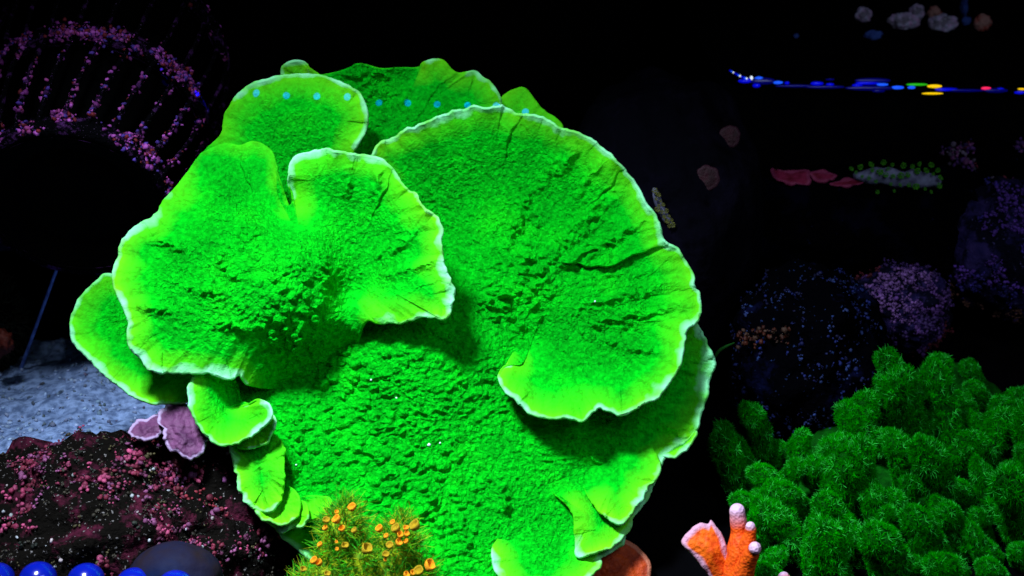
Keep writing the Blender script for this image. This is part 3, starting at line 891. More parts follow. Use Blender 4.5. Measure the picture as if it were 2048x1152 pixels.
# blue LED reflections along the front, built as glossy balls
MAT['glint_bead'] = simple('blue_led_glint', (0.002, 0.01, 0.34), 0.16, 0.9, var=0.3, vscale=80)
bv, bf = ico(4)
glint_bead_me = np_mesh('led_glint_bead', bv * 0.0082 * np.array([1, 1, 0.9]), bf)
glint_bead_me.materials.append(MAT['glint_bead'])
for x, y, h in ((-8, 1160, 84), (76, 1158, 84), (172, 1161, 84), (268, 1170, 86), (350, 1176, 97)):
    b_ = bpy.data.objects.new('led_glint_bead', glint_bead_me); COL.objects.link(b_)
    b_.location = W(x, y, h)
    tag(b_, {268: 'blue LED reflection built as a glossy ball just short of the smooth dark stone', 350: 'blue LED reflection built as a glossy ball against the smooth dark stone'}.get(x, 'blue LED reflection built as a glossy ball before the pink nodule rock'), 'glint_bead', 'blue LED reflections built along the front')

# thin rod leaning over the sand
MAT['rod'] = simple('blue_grey_rod', (0.16, 0.27, 0.70), 0.5, 0.3, 0.0005, 300.0, vscale=160.0, color2=(0.06, 0.10, 0.32))
rb = W(40, 742, floor_h(742) + 6); rt = W(152, 432, floor_h(742) + 75)
rm = tube_mesh('thin_rod', [np.zeros(3), (rt - rb) * 0.5, rt - rb], [0.00105, 0.00095, 0.0008], 10, 24, 0.12, extra=300)
o = obj('thin_rod', rm, MAT['rod']); o.location = rb
tag(o, 'thin straight blue-grey rod standing slanted on the pale sand', 'rod')

# algae clump far left
r4, w4 = rock('algae_rock', 'dim olive algae covered rock beside the slanted rod', -25, 650, -150, 80, 95, 30, MAT['rock_dark'], 41, 0.2, 1.6, 4)
pts, nr = visible_pts(w4, 2200, 3)
hb = hairs('algae_tuft', pts - np.array(r4.location), nr, RNG.uniform(0.002, 0.006, 2200), 0.00022, pal(2200, [(0.012, 0.02, 0.006), (0.02, 0.018, 0.008), (0.008, 0.016, 0.012)], 4), MAT['lump'], r4)
tag(hb, kind='stuff')
rp = blobs('red_polyp', (W(np.array([4.0, 14, -4]), np.array([682.0, 690, 694]), np.array([-108.0, -108, -108]))) - np.array(r4.location), [0.007, 0.004, 0.005], [(0.10, 0.012, 0.006)] * 3, MAT['lump'], r4, sub=3)
tag(rp, 'dull red polyp')

# ------------------------------------------------------------------ slotted pump
pump = thing('circulation_pump', 'black slotted pump cage overgrown with purple coralline algae', 'pump', loc=tuple(W(150, 397, -45)))
PC = np.array(pump.location)
AX = -0.03 * RIGHT + 0.70 * UP + 0.70 * FWD; AX /= np.linalg.norm(AX)
PU = np.cross(RIGHT, AX); PU = PU if PU @ UP > 0 else -PU
PR = np.cross(PU, AX); PR = PR if PR @ RIGHT > 0 else -PR
# in-ring 'up' (towards the camera) and 'right'


def ringpt(ax, r, th):
    th = np.asarray(th, float)
    return ax * AX + r * (np.sin(th)[..., None] * PR + np.cos(th)[..., None] * PU)


def lathe(name, prof, mat, parent, n=96, th0=0.0, th1=2 * math.pi, wrap=True):
    th = np.linspace(th0, th1, n, endpoint=not wrap)
    V = np.array([ringpt(a, r, th) for a, r in prof])
    return obj(name, np_mesh(name, V.reshape(-1, 3), grid_faces(len(prof), n, wrap)), mat, parent)


r_f, r_b, r_c = 0.050, 0.062, 0.066
a_b, a_c = 0.064, 0.125
MAT['cage'] = rock_material('crusted_plastic', (0.002, 0.002, 0.003), (0.09, 0.025, 0.13), (0.03, 0.01, 0.05), 0.56, (0.16, 0.10, 0.2), 0.68, 130)
lathe('hub', [(0.004, 0.001), (0.0, 0.02), (0.0005, 0.034), (0.004, 0.040), (0.03, 0.047), (a_b, 0.056), (0.12, 0.060), (0.24, 0.060), (0.30, 0.02)], MAT['black'], pump)
for a, r, wd in ((0.0, r_f, 0.006), (a_b, r_b, 0.007), (a_c, r_c, 0.006)):
    lathe('ring_band', [(a - wd, r - 0.002), (a - wd, r + 0.0008), (a, r + 0.0018), (a + wd, r + 0.0008), (a + wd, r - 0.004), (a - wd, r - 0.004)], MAT['cage'], pump, 120)
lathe('front_cap', [(-0.006, r_f - 0.002), (-0.004, r_f - 0.012), (0.004, r_f - 0.02), (0.006, 0.001)], MAT['black'], pump)


def rib(a0, r0, t0, a1, r1_, t1, w):
    t = np.linspace(0, 1, 7)
    P = np.array([ringpt(a0 + (a1 - a0) * u, (r0 + (r1_ - r0) * u) + 0.003 * math.sin(u * math.pi), t0 + (t1 - t0) * u) for u in t])
    me = tube_mesh('rib', P, [w] * 7, 8, 3, 0.1, extra=250)
    return obj('rib', me, MAT['cage'], pump), P


crp = []
for i in range(26):
    t0 = -1.62 + i * 0.2417
    o_, P = rib(0.0, r_f, t0, a_b, r_b, t0 + 0.20, 0.0014)
    if -1.7 < t0 < 2.0: crp.append(P)
    o_, P = rib(a_b, r_b, t0 + 0.20, a_c, r_c, t0 + 0.3, 0.0013)
# encrusting lumps on bands and ribs
pts = []; nn = []
r_ = np.random.default_rng(5)
for a, r, num, lo, hi in ((0.001, r_f + 0.001, 1100, -1.3, 1.5), (a_b - 0.002, r_b + 0.001, 1700, -1.2, 1.25), (a_c, r_c, 90, 0.4, 1.6)):
    th = r_.uniform(lo, hi, num)
    q = np.array([ringpt(a + r_.normal(0, 0.0036), r + r_.normal(0, 0.0008), t) for t in th]); pts.append(q)
for P in crp:
    k = 90
    u = r_.uniform(0, 6, k); i0 = np.floor(u).astype(int).clip(0, 5); f_ = (u - i0)[:, None]
    q = P[i0] * (1 - f_) + P[i0 + 1] * f_ + r_.normal(0, 0.0009, (k, 3)); pts.append(q)
pts = np.concatenate(pts)
keep = fbm((pts + PC) * 70, 3, 77) > -0.12
pts = pts[keep]
cr = blobs('coralline_crust', pts, r_.uniform(0.0004, 0.0016, len(pts)), pal(len(pts), [(0.28, 0.045, 0.32), (0.45, 0.09, 0.48), (0.17, 0.02, 0.17), (0.15, 0.012, 0.02), (0.07, 0.03, 0.28), (0.31, 0.045, 0.22)], 6), MAT['lump'], pump)
tag(cr, kind='stuff')
o = blobs('coralline_patch', W(np.array([28.0, 45, 50, 60, 38]), np.array([112.0, 100, 42, 36, 122]), np.array([-95.0, -95, -110, -112, -93])) - PC, [0.004, 0.005, 0.005, 0.004, 0.003], [(0.24, 0.06, 0.2)] * 5, MAT['lump'], pump, sub=3)

# ------------------------------------------------------------------ orange coral
def orange_mat(name, deep, mid, tip, t0, t1):
    m, nt, b = newmat(name)
    geo = N(nt, 'ShaderNodeTexCoord').outputs['Object']
    t = N(nt, 'ShaderNodeAttribute', attribute_name='t').outputs['Fac']
    n = N(nt, 'ShaderNodeTexNoise', Scale=420.0, Detail=3.0); L(nt, geo, n.inputs['Vector'])
    c = ramp(nt, n.outputs[0], [(0.35, deep), (0.6, mid)])
    f = ramp(nt, t, [(t0, (0, 0, 0)), (t1, (1, 1, 1))])
    L(nt, mixc(nt, f.outputs[0], c.outputs[0], tip), b.inputs['Base Color'])
    b.inputs['Roughness'].default_value = 0.6; b.inputs['Specular IOR Level'].default_value = 0.2
    v = N(nt, 'ShaderNodeTexVoronoi', Scale=700.0); L(nt, geo, v.inputs['Vector'])
    bp = N(nt, 'ShaderNodeBump', Strength=0.6, Distance=0.0007); L(nt, v.outputs['Distance'], bp.inputs['Height']); L(nt, bp.outputs[0], b.inputs['Normal'])
    return m


MAT['orange'] = orange_mat('orange_coral_skin', (0.62, 0.055, 0.004), (0.85, 0.11, 0.004), (0.70, 0.45, 0.66), 0.72, 0.92)
MAT['orange_rim'] = rimmed('orange_blade_skin', (0.70, 0.07, 0.004), (0.90, 0.14, 0.004), (0.60, 0.30, 0.42), 7.0, 300.0)
MAT['rust'] = rimmed('rust_orange_skin', (0.24, 0.020, 0.002), (0.40, 0.045, 0.003), (0.45, 0.14, 0.08), 3.0, 220.0)
HB = 62
oc = thing('orange_coral', 'bright orange branching coral with lilac tips beside the fuzzy green coral', 'coral', loc=tuple(W(1470, 1200, HB - 5)))
OI = -np.array(oc.location)


def otube(pts, rads, **k):
    p = np.array([W(x, y, h) for x, y, h in pts]) + OI
    return obj('branch', tube_mesh('branch', p, np.array(rads) * 0.00025 * 0.94, 22, 10, 0.10, extra=180, **k), MAT['orange'], oc)


otube([(1465, 1215, HB - 8), (1468, 1160, HB - 4), (1480, 1105, HB), (1478, 1060, HB), (1475, 1022, HB + 2)], [34, 32, 26, 17, 15])
otube([(1482, 1150, HB), (1494, 1100, HB + 4), (1501, 1064, HB + 7), (1501, 1053, HB + 8)], [26, 19, 11, 9.5])
otube([(1480, 1160, HB + 3), (1496, 1122, HB + 9), (1508, 1100, HB + 14), (1510, 1096, HB + 16)], [24, 17, 12.5, 12])
bl = slab('blade', [(1372, 1090, HB + 2), (1380, 1072, HB + 2), (1402, 1053, HB + 1), (1417, 1055, HB), (1423, 1048, HB), (1436, 1068, HB), (1448, 1100, HB), (1458, 1140, HB), (1450, 1175, HB), (1428, 1160, HB), (1402, 1118, HB + 2)],
          (1424, 1104), HB + 6, 4.0, MAT['orange_rim'], None, n=160, m=30, seed=12, bumpy=0.7, wob=1.5)
bl.data.transform(Matrix.Translation(Vector(OI))); bl.parent = oc
# small tip further right
ot = thing('orange_coral', 'tiny pale orange coral tip poking up beneath the fuzzy green coral', 'coral', loc=tuple(W(1572, 1190, 42)))
obj('branch', tube_mesh('branch', np.array([W(1572, 1195, 40), W(1570, 1165, 42), W(1568, 1156, 42)]) - np.array(ot.location), [0.005, 0.004, 0.003], 18, 8, 0.08), MAT['orange'], ot)
# rust fan under the green coral
o = slab('fan_coral', [(1165, 1165, 36), (1185, 1120, 33), (1215, 1090, 31), (1242, 1084, 30), (1268, 1096, 30), (1292, 1122, 32), (1296, 1150, 35), (1285, 1190, 40), (1200, 1200, 40)], (1235, 1145), 37, 3.5, MAT['rust'], seed=15, bumpy=0.8, wob=1.0)
tag(o, 'dark rust orange rounded coral fan behind the lower rim of the green coral', 'coral')

# ------------------------------------------------------------------ yellow bristly coral in front
yc = thing('bristly_coral', 'yellow and green bristly coral with orange cups in front of the green plates', 'coral', loc=tuple(W(740, 1230, 75)))
YO = np.array(yc.location)
MAT['yellow'] = simple('olive_coral_skin', (0.26, 0.34, 0.004), 0.7, 0.1, 0.0015, 500.0, vscale=220.0, color2=(0.05, 0.17, 0.004))
MAT['cup'] = simple('orange_cup', (0.95, 0.40, 0.008), 0.55, 0.2, 0.0005, 900.0, vscale=300.0, color2=(0.85, 0.28, 0.006))
MAT['cup_yellow'] = simple('olive_yellow_cup', (0.60, 0.36, 0.008), 0.55, 0.2, 0.0005, 900.0, vscale=300.0, color2=(0.32, 0.26, 0.006))
MAT['bristle'] = vcol('green_bristle', 0.6, 0.2)
ybr = [([(655, 1200, 66), (675, 1120, 68), (685, 1060, 70), (690, 1036, 70)], [34, 38, 36, 26]),
       ([(780, 1210, 64), (785, 1140, 68), (795, 1085, 70), (798, 1070, 70)], [50, 46, 40, 28]),
       ([(600, 1240, 66), (640, 1180, 70), (655, 1150, 72)], [60, 52, 34]),
       ([(840, 1230, 66), (835, 1180, 70), (838, 1158, 72)], [50, 40, 26]),
       ([(720, 1230, 66), (722, 1160, 70), (724, 1120, 72)], [55, 46, 30])]
yroots = []; ynorm = []
for pts_, rd_ in ybr:
    p = np.array([W(x, y, h) for x, y, h in pts_])
    me = tube_mesh('branch', p - YO, np.array(rd_) * 0.00025 * 0.9, 26, 8, 0.18, extra=150)
    obj('branch', me, MAT['yellow'], yc)
    v = np.array([x.co[:] for x in me.vertices]); nrm_ = np.array([x.normal[:] for x in me.vertices])
    ok = nrm_ @ (-FWD) > -0.3
    yroots.append(v[ok]); ynorm.append(nrm_[ok])
yroots = np.concatenate(yroots); ynorm = np.concatenate(ynorm)
if np.mean(np.sum(ynorm * (-FWD), 1)) < 0: ynorm = -ynorm
ii = RNG.integers(0, len(yroots), 7000)
dr = ynorm[ii] + RNG.normal(0, 0.55, (7000, 3)) + 0.25 * UP; dr /= np.linalg.norm(dr, axis=1)[:, None]
hb = hairs('bristle', yroots[ii] + RNG.normal(0, 0.0008, (7000, 3)), dr, RNG.uniform(0.002, 0.0080, 7000), 0.00020,
           pal(7000, [(0.06, 0.55, 0.006), (0.03, 0.42, 0.008), (0.25, 0.55, 0.006), (0.01, 0.24, 0.006), (0.34, 0.36, 0.004)], 9), MAT['bristle'], yc, bend=0.6)
tag(hb, kind='stuff')
# cups
cup_me = []
for s_ in range(3):
    prof = [(-0.35, 0.25), (-0.2, 0.6), (0.15, 0.9), (0.55, 1.0), (0.85, 0.95), (0.9, 0.84), (0.6, 0.78), (0.2, 0.6), (0.0, 0.1)]
    th = np.linspace(0, 2 * math.pi, 20, endpoint=False)
    V = np.array([[((r) * math.cos(t) * (1 + 0.12 * math.sin(2 * t + s_)), (r) * math.sin(t), a + 0.22 * math.sin(t) * max(a, 0) + 0.08 * math.sin(3 * t + s_)) for t in th] for a, r in prof])
    me = np_mesh('cup', V.reshape(-1, 3), grid_faces(len(prof), 20)); me.materials.append(MAT['cup'] if s_ < 2 else MAT['cup_yellow']); cup_me.append(me)
cups = [(705, 1018, 9.5, 82), (673, 1026, 5, 80), (653, 1043, 7, 80), (675, 1042, 9, 83), (652, 1058, 6, 80), (710, 1063, 7, 84), (684, 1060, 6, 83), (641, 1091, 6, 80), (690, 1094, 6, 85), (674, 1100, 4, 84),
        (672, 1085, 4, 84), (732, 1102, 12, 84), (760, 1060, 9, 80), (786, 1047, 5, 80), (793, 1060, 9, 83), (800, 1072, 7, 84), (812, 1058, 6, 82), (832, 1055, 12, 82), (813, 1070, 6, 83), (773, 1074, 5, 83),
        (780, 1094, 8, 84), (797, 1088, 7, 85), (813, 1085, 5, 84), (772, 1112, 6, 84), (770, 1121, 4, 84), (857, 1135, 13, 84), (838, 1146, 9, 84), (630, 1124, 8, 84), (640, 1128, 7, 84), (606, 1141, 6, 84),
        (812, 1152, 7, 84), (826, 1148, 6, 84), (655, 1150, 6, 84)]
for k, (x, y, r, h) in enumerate(cups):
    cb = bpy.data.objects.new('cup', cup_me[k % 3]); COL.objects.link(cb); cb.parent = yc
    cb.location = Vector(W(x, y, h + 3) - YO)
    dirv = Vector(-FWD * 0.50 + UP * 0.80 + RIGHT * random.uniform(-0.5, 0.5))
    q = dirv.to_track_quat('Z', 'Y'); cb.rotation_mode = 'QUATERNION'; cb.rotation_quaternion = q
    sc = r * 0.00023 * random.uniform(0.85, 1.15); cb.scale = (sc, sc, sc * 1.15)

# ------------------------------------------------------------------ fuzzy green lobed coral, lower right
MAT['fuzz'] = vcol('fuzzy_green_polyps', 0.8, 0.0)
MAT['lobe'] = simple('dark_green_lobe', (0.002, 0.11, 0.003), 0.8, 0.05, 0.0015, 500.0, vscale=200.0, color2=(0.001, 0.05, 0.002))
fc = thing('lobed_coral', 'fuzzy deep green lobed coral colony covered in tiny polyps', 'coral', loc=tuple(W(1800, 1150, 0)))
FO = np.array(fc.location)
mound_ctrl = np.array([(1450, 880, -40), (1480, 1000, -5), (1500, 1150, 34), (1600, 880, -45), (1700, 780, -75), (1870, 715, -95), (2060, 820, -80), (1750, 1000, 0), (2000, 1000, -10), (1800, 1180, 46), (2060, 1180, 42), (1850, 880, -40), (2120, 1000, -10)], float)
mound = tps_fit(mound_ctrl[:, :2], mound_ctrl[:, 2])
outline = [(1460, 880), (1450, 940), (1455, 1010), (1490, 1060), (1500, 1200), (2120, 1200), (2120, 860), (2010, 790), (1960, 745), (1900, 715), (1840, 735), (1790, 755), (1720, 800), (1690, 850), (1650, 870), (1640, 885), (1600, 880), (1570, 885), (1510, 850), (1480, 850)]


def inside(x, y, poly):
    r = False
    for i in range(len(poly)):
        x1, y1 = poly[i]; x2, y2 = poly[i - 1]
        if (y1 > y) != (y2 > y) and x < (x2 - x1) * (y - y1) / (y2 - y1) + x1: r = not r
    return r


# carrying mass below the lobes
base_poly = [(x, y, float(mound(np.array([[x, y]]))[0]) - 24) for x, y in [(1800 + (px - 1800) * 0.9, 990 + (py - 990) * 0.84) for px, py in outline]]
bs = slab('base', base_poly, (1800, 970), float(mound(np.array([[1800, 970]]))[0]) - 14, 20.0, MAT['lobe'], None, n=200, m=40, seed=19, bumpy=3.0, wob=6)
bs.data.transform(Matrix.Translation(Vector(-FO))); bs.parent = fc

variants = []
for s_ in range(7):
    r0 = 0.0072; ln = 0.017 + 0.004 * (s_ % 3)
    nu, nv_ = 40, 30
    uu = np.linspace(0, 1, nu); th_ = np.linspace(0, 2 * math.pi, nv_, endpoint=False)
    pr = np.where(uu < 0.6, r0 * (0.80 + 0.20 * np.sin(uu / 0.6 * 1.57)), r0 * np.sqrt(np.clip(1 - ((uu - 0.6) / 0.4) ** 2, 0.0004, 1)))
    pz_ = np.where(uu < 0.6, uu / 0.6 * ln, ln + r0 * ((uu - 0.6) / 0.4))
    p = np.stack([pr[:, None] * np.cos(th_), pr[:, None] * np.sin(th_), np.repeat(pz_[:, None], nv_, 1)], -1)
    nn0 = fbm(p * 130 + s_ * 7, 3, 60 + s_)
    cen = np.zeros_like(p); cen[..., 2] = np.minimum(p[..., 2], ln)
    p = cen + (p - cen) * (1 + 0.34 * nn0[..., None])
    tz = np.clip(p[..., 2] / ln, 0, 1.3)
    p[..., 0] += 0.005 * tz ** 2 * math.sin(s_ * 2.1); p[..., 1] += 0.005 * tz ** 2 * math.cos(s_ * 1.7)
    p = p.reshape(-1, 3); f = grid_faces(nu, nv_)
    lm = np_mesh('lobe', p, f); lm.materials.append(MAT['lobe'])
    nv = np.array([x.normal[:] for x in lm.vertices])
    k = 900
    if np.mean(np.sum(nv * (p - np.array([0, 0, ln * 0.5])), 1)) < 0: nv = -nv
    ids = RNG.integers(0, len(p), k)
    # each polyp: a star of eight short arms
    arms = 6
    roots = np.repeat(p[ids] + RNG.normal(0, 0.0003, (k, 3)), arms, 0); nn_ = np.repeat(nv[ids], arms, 0)
    ph = np.tile(np.arange(arms) * 2 * math.pi / arms, k) + np.repeat(RNG.uniform(0, 6, k), arms)
    a_ = np.cross(nn_, np.array([0.3, 0.5, 0.8])); a_ /= np.linalg.norm(a_, axis=1)[:, None]; b2 = np.cross(nn_, a_)
    dr = nn_ * 0.75 + a_ * np.cos(ph)[:, None] * 0.75 + b2 * np.sin(ph)[:, None] * 0.75 + RNG.normal(0, 0.12, (k * arms, 3))
    dr /= np.linalg.norm(dr, axis=1)[:, None]
    cc = pal(k, [(0.002, 0.30, 0.001), (0.003, 0.50, 0.001), (0.002, 0.17, 0.001), (0.004, 0.40, 0.002)], 80 + s_)
    br = RNG.random(k) > 0.945
    cc[br] = (0.06, 0.92, 0.10)
    hm = hairs('polyp', roots, dr, RNG.uniform(0.0014, 0.0030, k * arms) * np.repeat(np.where(br, 1.35, 1.0), arms), 0.00016, np.repeat(cc, arms, 0), MAT['fuzz'], None, bend=0.3)
    hme = hm.data; bpy.data.objects.remove(hm)
    variants.append((lm, hme))
rr_ = random.Random(21)
cnt = 0
yy = 735
row = 0
while yy < 1190:
    xx = 1440 + (row % 2) * 30
    while xx < 2100:
        x = xx + rr_.uniform(-17, 17); y = yy + rr_.uniform(-16, 16)
        if inside(x, y, outline):
            h = float(mound(np.array([[x, y]]))[0])
            lm, hme = variants[rr_.randrange(7)]
            o = bpy.data.objects.new('lobe', lm); COL.objects.link(o); o.parent = fc
            o.location = Vector(W(x + 10, y + 20, h - 9 + rr_.uniform(-6, 5)) - FO)
            dv_ = Vector(-FWD * 0.58 + UP * 0.74 + RIGHT * (-0.36) + np.array([rr_.uniform(-.35, .35), rr_.uniform(-.3, .3), rr_.uniform(-.3, .3)]))
            o.rotation_mode = 'QUATERNION'; o.rotation_quaternion = dv_.to_track_quat('Z', 'Y')
            sc = rr_.uniform(0.50, 1.05); o.scale = (sc * rr_.uniform(0.8, 1.25), sc, sc * rr_.uniform(0.9, 1.8))
            f_ = bpy.data.objects.new('polyp', hme); COL.objects.link(f_); f_.parent = o; f_['kind'] = 'stuff'
            cnt += 1
        xx += 54
    yy += 46; row += 1

# ------------------------------------------------------------------ dark background rocks and small growths on the right
rg, wg = rock('boulder', 'large dim grey-blue boulder behind the right side of the green coral', 1310, 450, -150, 200, 300, 70, MAT['rock_grey'], 61, 0.14, 1.1, 5)
rk, wk = rock('shade_fill_rock', 'added low black rock standing in for the shade between the pump and the pale sand', 110, 600, -200, 380, 100, 40, MAT['rock_dark'], 62, 0.1, 1.3, 4)  # added rock, its black replaces the shade over the sand behind
rl, wl = rock('long_rock', 'long low black rock carrying the red crust and the small green polyp branch', 1740, 452, -190, 330, 125, 42, MAT['rock_dark'], 63, 0.10, 1.4, 5)
rs, ws = rock('speckled_rock', 'black rock with blue specks behind the fuzzy green lobed coral', 1610, 720, -120, 150, 180, 60, MAT['rock_speck'], 65, 0.2, 1.6, 5)
crust(rs, ws, 420, 0.0005, 0.0022, [(0.003, 0.006, 0.07), (0.006, 0.014, 0.12), (0.002, 0.003, 0.04), (0.02, 0.04, 0.16)], 31, 0.10, 45, 'blue_growth')
sp_ = W(RNG.uniform(1475, 1585, 90), 676 + RNG.normal(0, 9, 90), np.linspace(surf_h(ws, 1500, 680), surf_h(ws, 1570, 676), 90))
fx = (sp_ - CAM) @ RIGHT / ((sp_ - CAM) @ FWD) / KPX + 1024
sp_ = sp_ + UP[None] * (((fx - 1475) * 0.10)[:, None] * 0.00025)
og = blobs('orange_sponge', sp_ - np.array(rs.location), RNG.uniform(0.0005, 0.0017, 90), pal(90, [(0.05, 0.008, 0.002), (0.03, 0.005, 0.002), (0.06, 0.03, 0.02)], 5), MAT['lump'], rs)
tag(og, 'thin streak of dull orange sponge', kind='stuff')
rp_, wp = rock('purple_rock', 'rounded rock with dull purple crust above the fuzzy green lobed coral', 1790, 620, -165, 95, 85, 40, MAT['rock_blue'], 67, 0.22, 1.8, 5)
crust(rp_, wp, 900, 0.0007, 0.0026, [(0.10, 0.036, 0.20), (0.20, 0.09, 0.32), (0.05, 0.02, 0.13), (0.11, 0.014, 0.025)], 33, -0.05, 50)
rb_, wb = rock('blue_rock', 'blue-violet crusted rock standing above the rounded purple one', 2000, 495, -180, 125, 125, 45, MAT['rock_blue'], 69, 0.24, 1.6, 5)
crust(rb_, wb, 900, 0.0007, 0.0028, [(0.035, 0.02, 0.22), (0.10, 0.035, 0.32), (0.02, 0.014, 0.15), (0.15, 0.06, 0.045)], 35, 0.0, 45)
ru, wu = rock('crusted_rock', 'purple and red crusted rock beyond the blue-violet rock', 1990, 335, -205, 105, 50, 32, MAT['rock_dark'], 71, 0.25, 1.8, 5)
crust(ru, wu, 300, 0.0008, 0.0042, [(0.08, 0.025, 0.16), (0.16, 0.04, 0.16), (0.18, 0.025, 0.05), (0.04, 0.02, 0.12), (0.16, 0.12, 0.2)], 37, 0.05, 40)

# overflow ledge at the back
c0 = W(1440, 170, -203)
LZ = float(c0[2])
v = np.array([(x, y, z) for x in (c0[0], 0.75) for y in (c0[1], FY - 0.004) for z in (-0.002, LZ)])
lm_ = np_mesh('ledge', v, [[0, 1, 3, 2], [4, 6, 7, 5], [0, 4, 5, 1], [2, 3, 7, 6], [1, 5, 7, 3], [0, 2, 6, 4]], smooth=False)
tag(obj('ledge', lm_, MAT['tank']), kind='structure')

# LED reflections along the ledge, built as small glowing lozenges
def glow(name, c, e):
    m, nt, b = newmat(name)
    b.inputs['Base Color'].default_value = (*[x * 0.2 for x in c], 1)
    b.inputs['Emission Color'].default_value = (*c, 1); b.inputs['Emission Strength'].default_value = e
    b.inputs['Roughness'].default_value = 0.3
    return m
GL = {'blue': glow('blue_glint_glow', (0.0, 0.003, 1.0), 0.55), 'deep': glow('deep_blue_glint_glow', (0.0, 0.0, 1.0), 0.06), 'cyan': glow('azure_glint_glow', (0.01, 0.10, 1.0), 1.0),
      'yellow': glow('yellow_glint_glow', (1.0, 0.62, 0.0), 1.0), 'pink': glow('pink_glint_glow', (1.0, 0.02, 0.12), 1.0), 'green': glow('green_glint_glow', (0.02, 0.55, 0.01), 0.8), 'white': glow('white_glint_glow', (0.8, 0.9, 1.0), 1.0)}
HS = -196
ls = thing('led_glints', 'blue, yellow and pink LED reflections along the dark ledge, built as glowing lozenges', 'built reflection', loc=tuple(W(1740, 180, HS)))
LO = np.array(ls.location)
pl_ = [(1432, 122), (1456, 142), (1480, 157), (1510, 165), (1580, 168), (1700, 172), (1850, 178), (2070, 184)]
obj('glint_backing', tube_mesh('glint_backing', np.array([W(x, y, HS - 2) for x, y in pl_]) - LO, [0.0007, 0.0008, 0.0010] + [0.0015] * 5, 10, 10, 0.1), MAT['black'], ls)  # added dark line behind the built reflections
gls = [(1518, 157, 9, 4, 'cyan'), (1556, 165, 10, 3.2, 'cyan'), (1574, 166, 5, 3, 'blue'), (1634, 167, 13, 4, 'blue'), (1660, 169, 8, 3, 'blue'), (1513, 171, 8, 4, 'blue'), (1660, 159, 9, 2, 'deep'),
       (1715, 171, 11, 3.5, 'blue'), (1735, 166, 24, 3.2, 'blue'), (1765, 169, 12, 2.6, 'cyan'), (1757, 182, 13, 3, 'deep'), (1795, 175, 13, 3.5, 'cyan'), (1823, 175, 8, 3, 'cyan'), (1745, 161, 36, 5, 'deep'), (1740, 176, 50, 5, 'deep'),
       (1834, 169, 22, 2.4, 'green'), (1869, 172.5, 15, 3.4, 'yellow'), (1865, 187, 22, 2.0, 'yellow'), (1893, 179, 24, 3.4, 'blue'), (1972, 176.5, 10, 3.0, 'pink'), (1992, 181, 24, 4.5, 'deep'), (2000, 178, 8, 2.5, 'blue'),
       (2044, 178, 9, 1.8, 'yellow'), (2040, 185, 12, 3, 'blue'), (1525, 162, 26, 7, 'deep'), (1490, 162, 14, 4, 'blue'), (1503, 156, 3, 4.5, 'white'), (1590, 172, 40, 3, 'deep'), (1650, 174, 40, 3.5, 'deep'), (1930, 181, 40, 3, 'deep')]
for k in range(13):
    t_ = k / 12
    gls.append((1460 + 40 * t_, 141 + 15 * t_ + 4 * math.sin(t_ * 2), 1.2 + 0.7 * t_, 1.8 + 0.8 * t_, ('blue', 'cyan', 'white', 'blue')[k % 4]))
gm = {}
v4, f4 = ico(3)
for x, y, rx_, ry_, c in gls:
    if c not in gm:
        gm[c] = np_mesh('glint', v4, f4); gm[c].materials.append(GL[c])
    o = bpy.data.objects.new('glint', gm[c]); COL.objects.link(o); o.parent = ls
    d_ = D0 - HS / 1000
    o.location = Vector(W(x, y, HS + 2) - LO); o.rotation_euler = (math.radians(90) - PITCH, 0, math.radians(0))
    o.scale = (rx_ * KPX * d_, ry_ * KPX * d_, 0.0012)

# pale rubble on the ledge
MAT['rubble'] = rock_material('pale_rubble', (0.18, 0.16, 0.22), (0.55, 0.32, 0.60), (0.42, 0.42, 0.62), 0.45, (0.7, 0.7, 0.85), 0.64, 90)
MAT['rubble_red'] = rock_material('red_rubble', (0.38, 0.20, 0.18), (0.50, 0.07, 0.05), (0.28, 0.07, 0.06), 0.5, (0.5, 0.4, 0.4), 0.66, 90)
MAT['rubble_blue'] = simple('blue_chip', (0.05, 0.11, 0.42), 0.7, 0.1, 0.001, 300.0, vscale=100.0, color2=(0.02, 0.04, 0.2))
for (x, y, rx_, ry_, m_, lab) in ((1727, 30, 14, 14, 'rubble', 'small brown and white rubble chip, smallest of the pale pieces on the ledge'), (1808, 42, 28, 15, 'rubble', 'long pale lilac rubble piece lying on the dark ledge'),
        (1834, 24, 13, 14, 'rubble', 'grey knob of rubble against the long lilac piece'), (1886, 46, 27, 15, 'rubble', 'pale bluish rubble lump beside the long lilac piece'),
        (1868, 26, 11, 13, 'rubble_red', 'brownish rubble knob leaning on the pale bluish lump'), (1933, 42, 8, 7, 'rubble_blue', 'small blue chip between the bluish lump and the red rubble'), (1928, 14, 6, 18, 'rubble_blue', 'narrow upright blue shard behind the pale bluish lump'),
        (1965, 46, 15, 14, 'rubble_red', 'red-brown rubble piece at the far end of the ledge'), (1746, 70, 16, 8, 'rubble_blue', 'flat dim blue chip in front of the smallest pale rubble'), (1592, 72, 5, 4, 'rubble_blue', 'lone tiny blue chip on the dark ledge away from the rubble')):
    dd = (CAM[2] - LZ) / (math.sin(PITCH) - (576 - (y + ry_)) * KPX * math.cos(PITCH))
    rock('rubble', lab, x, y, (D0 - dd) * 1000 + 2, rx_, ry_, ry_ * 0.35, MAT[m_], int(x), 0.36, 1.5, 5, cat='rubble', group='rubble on the ledge')

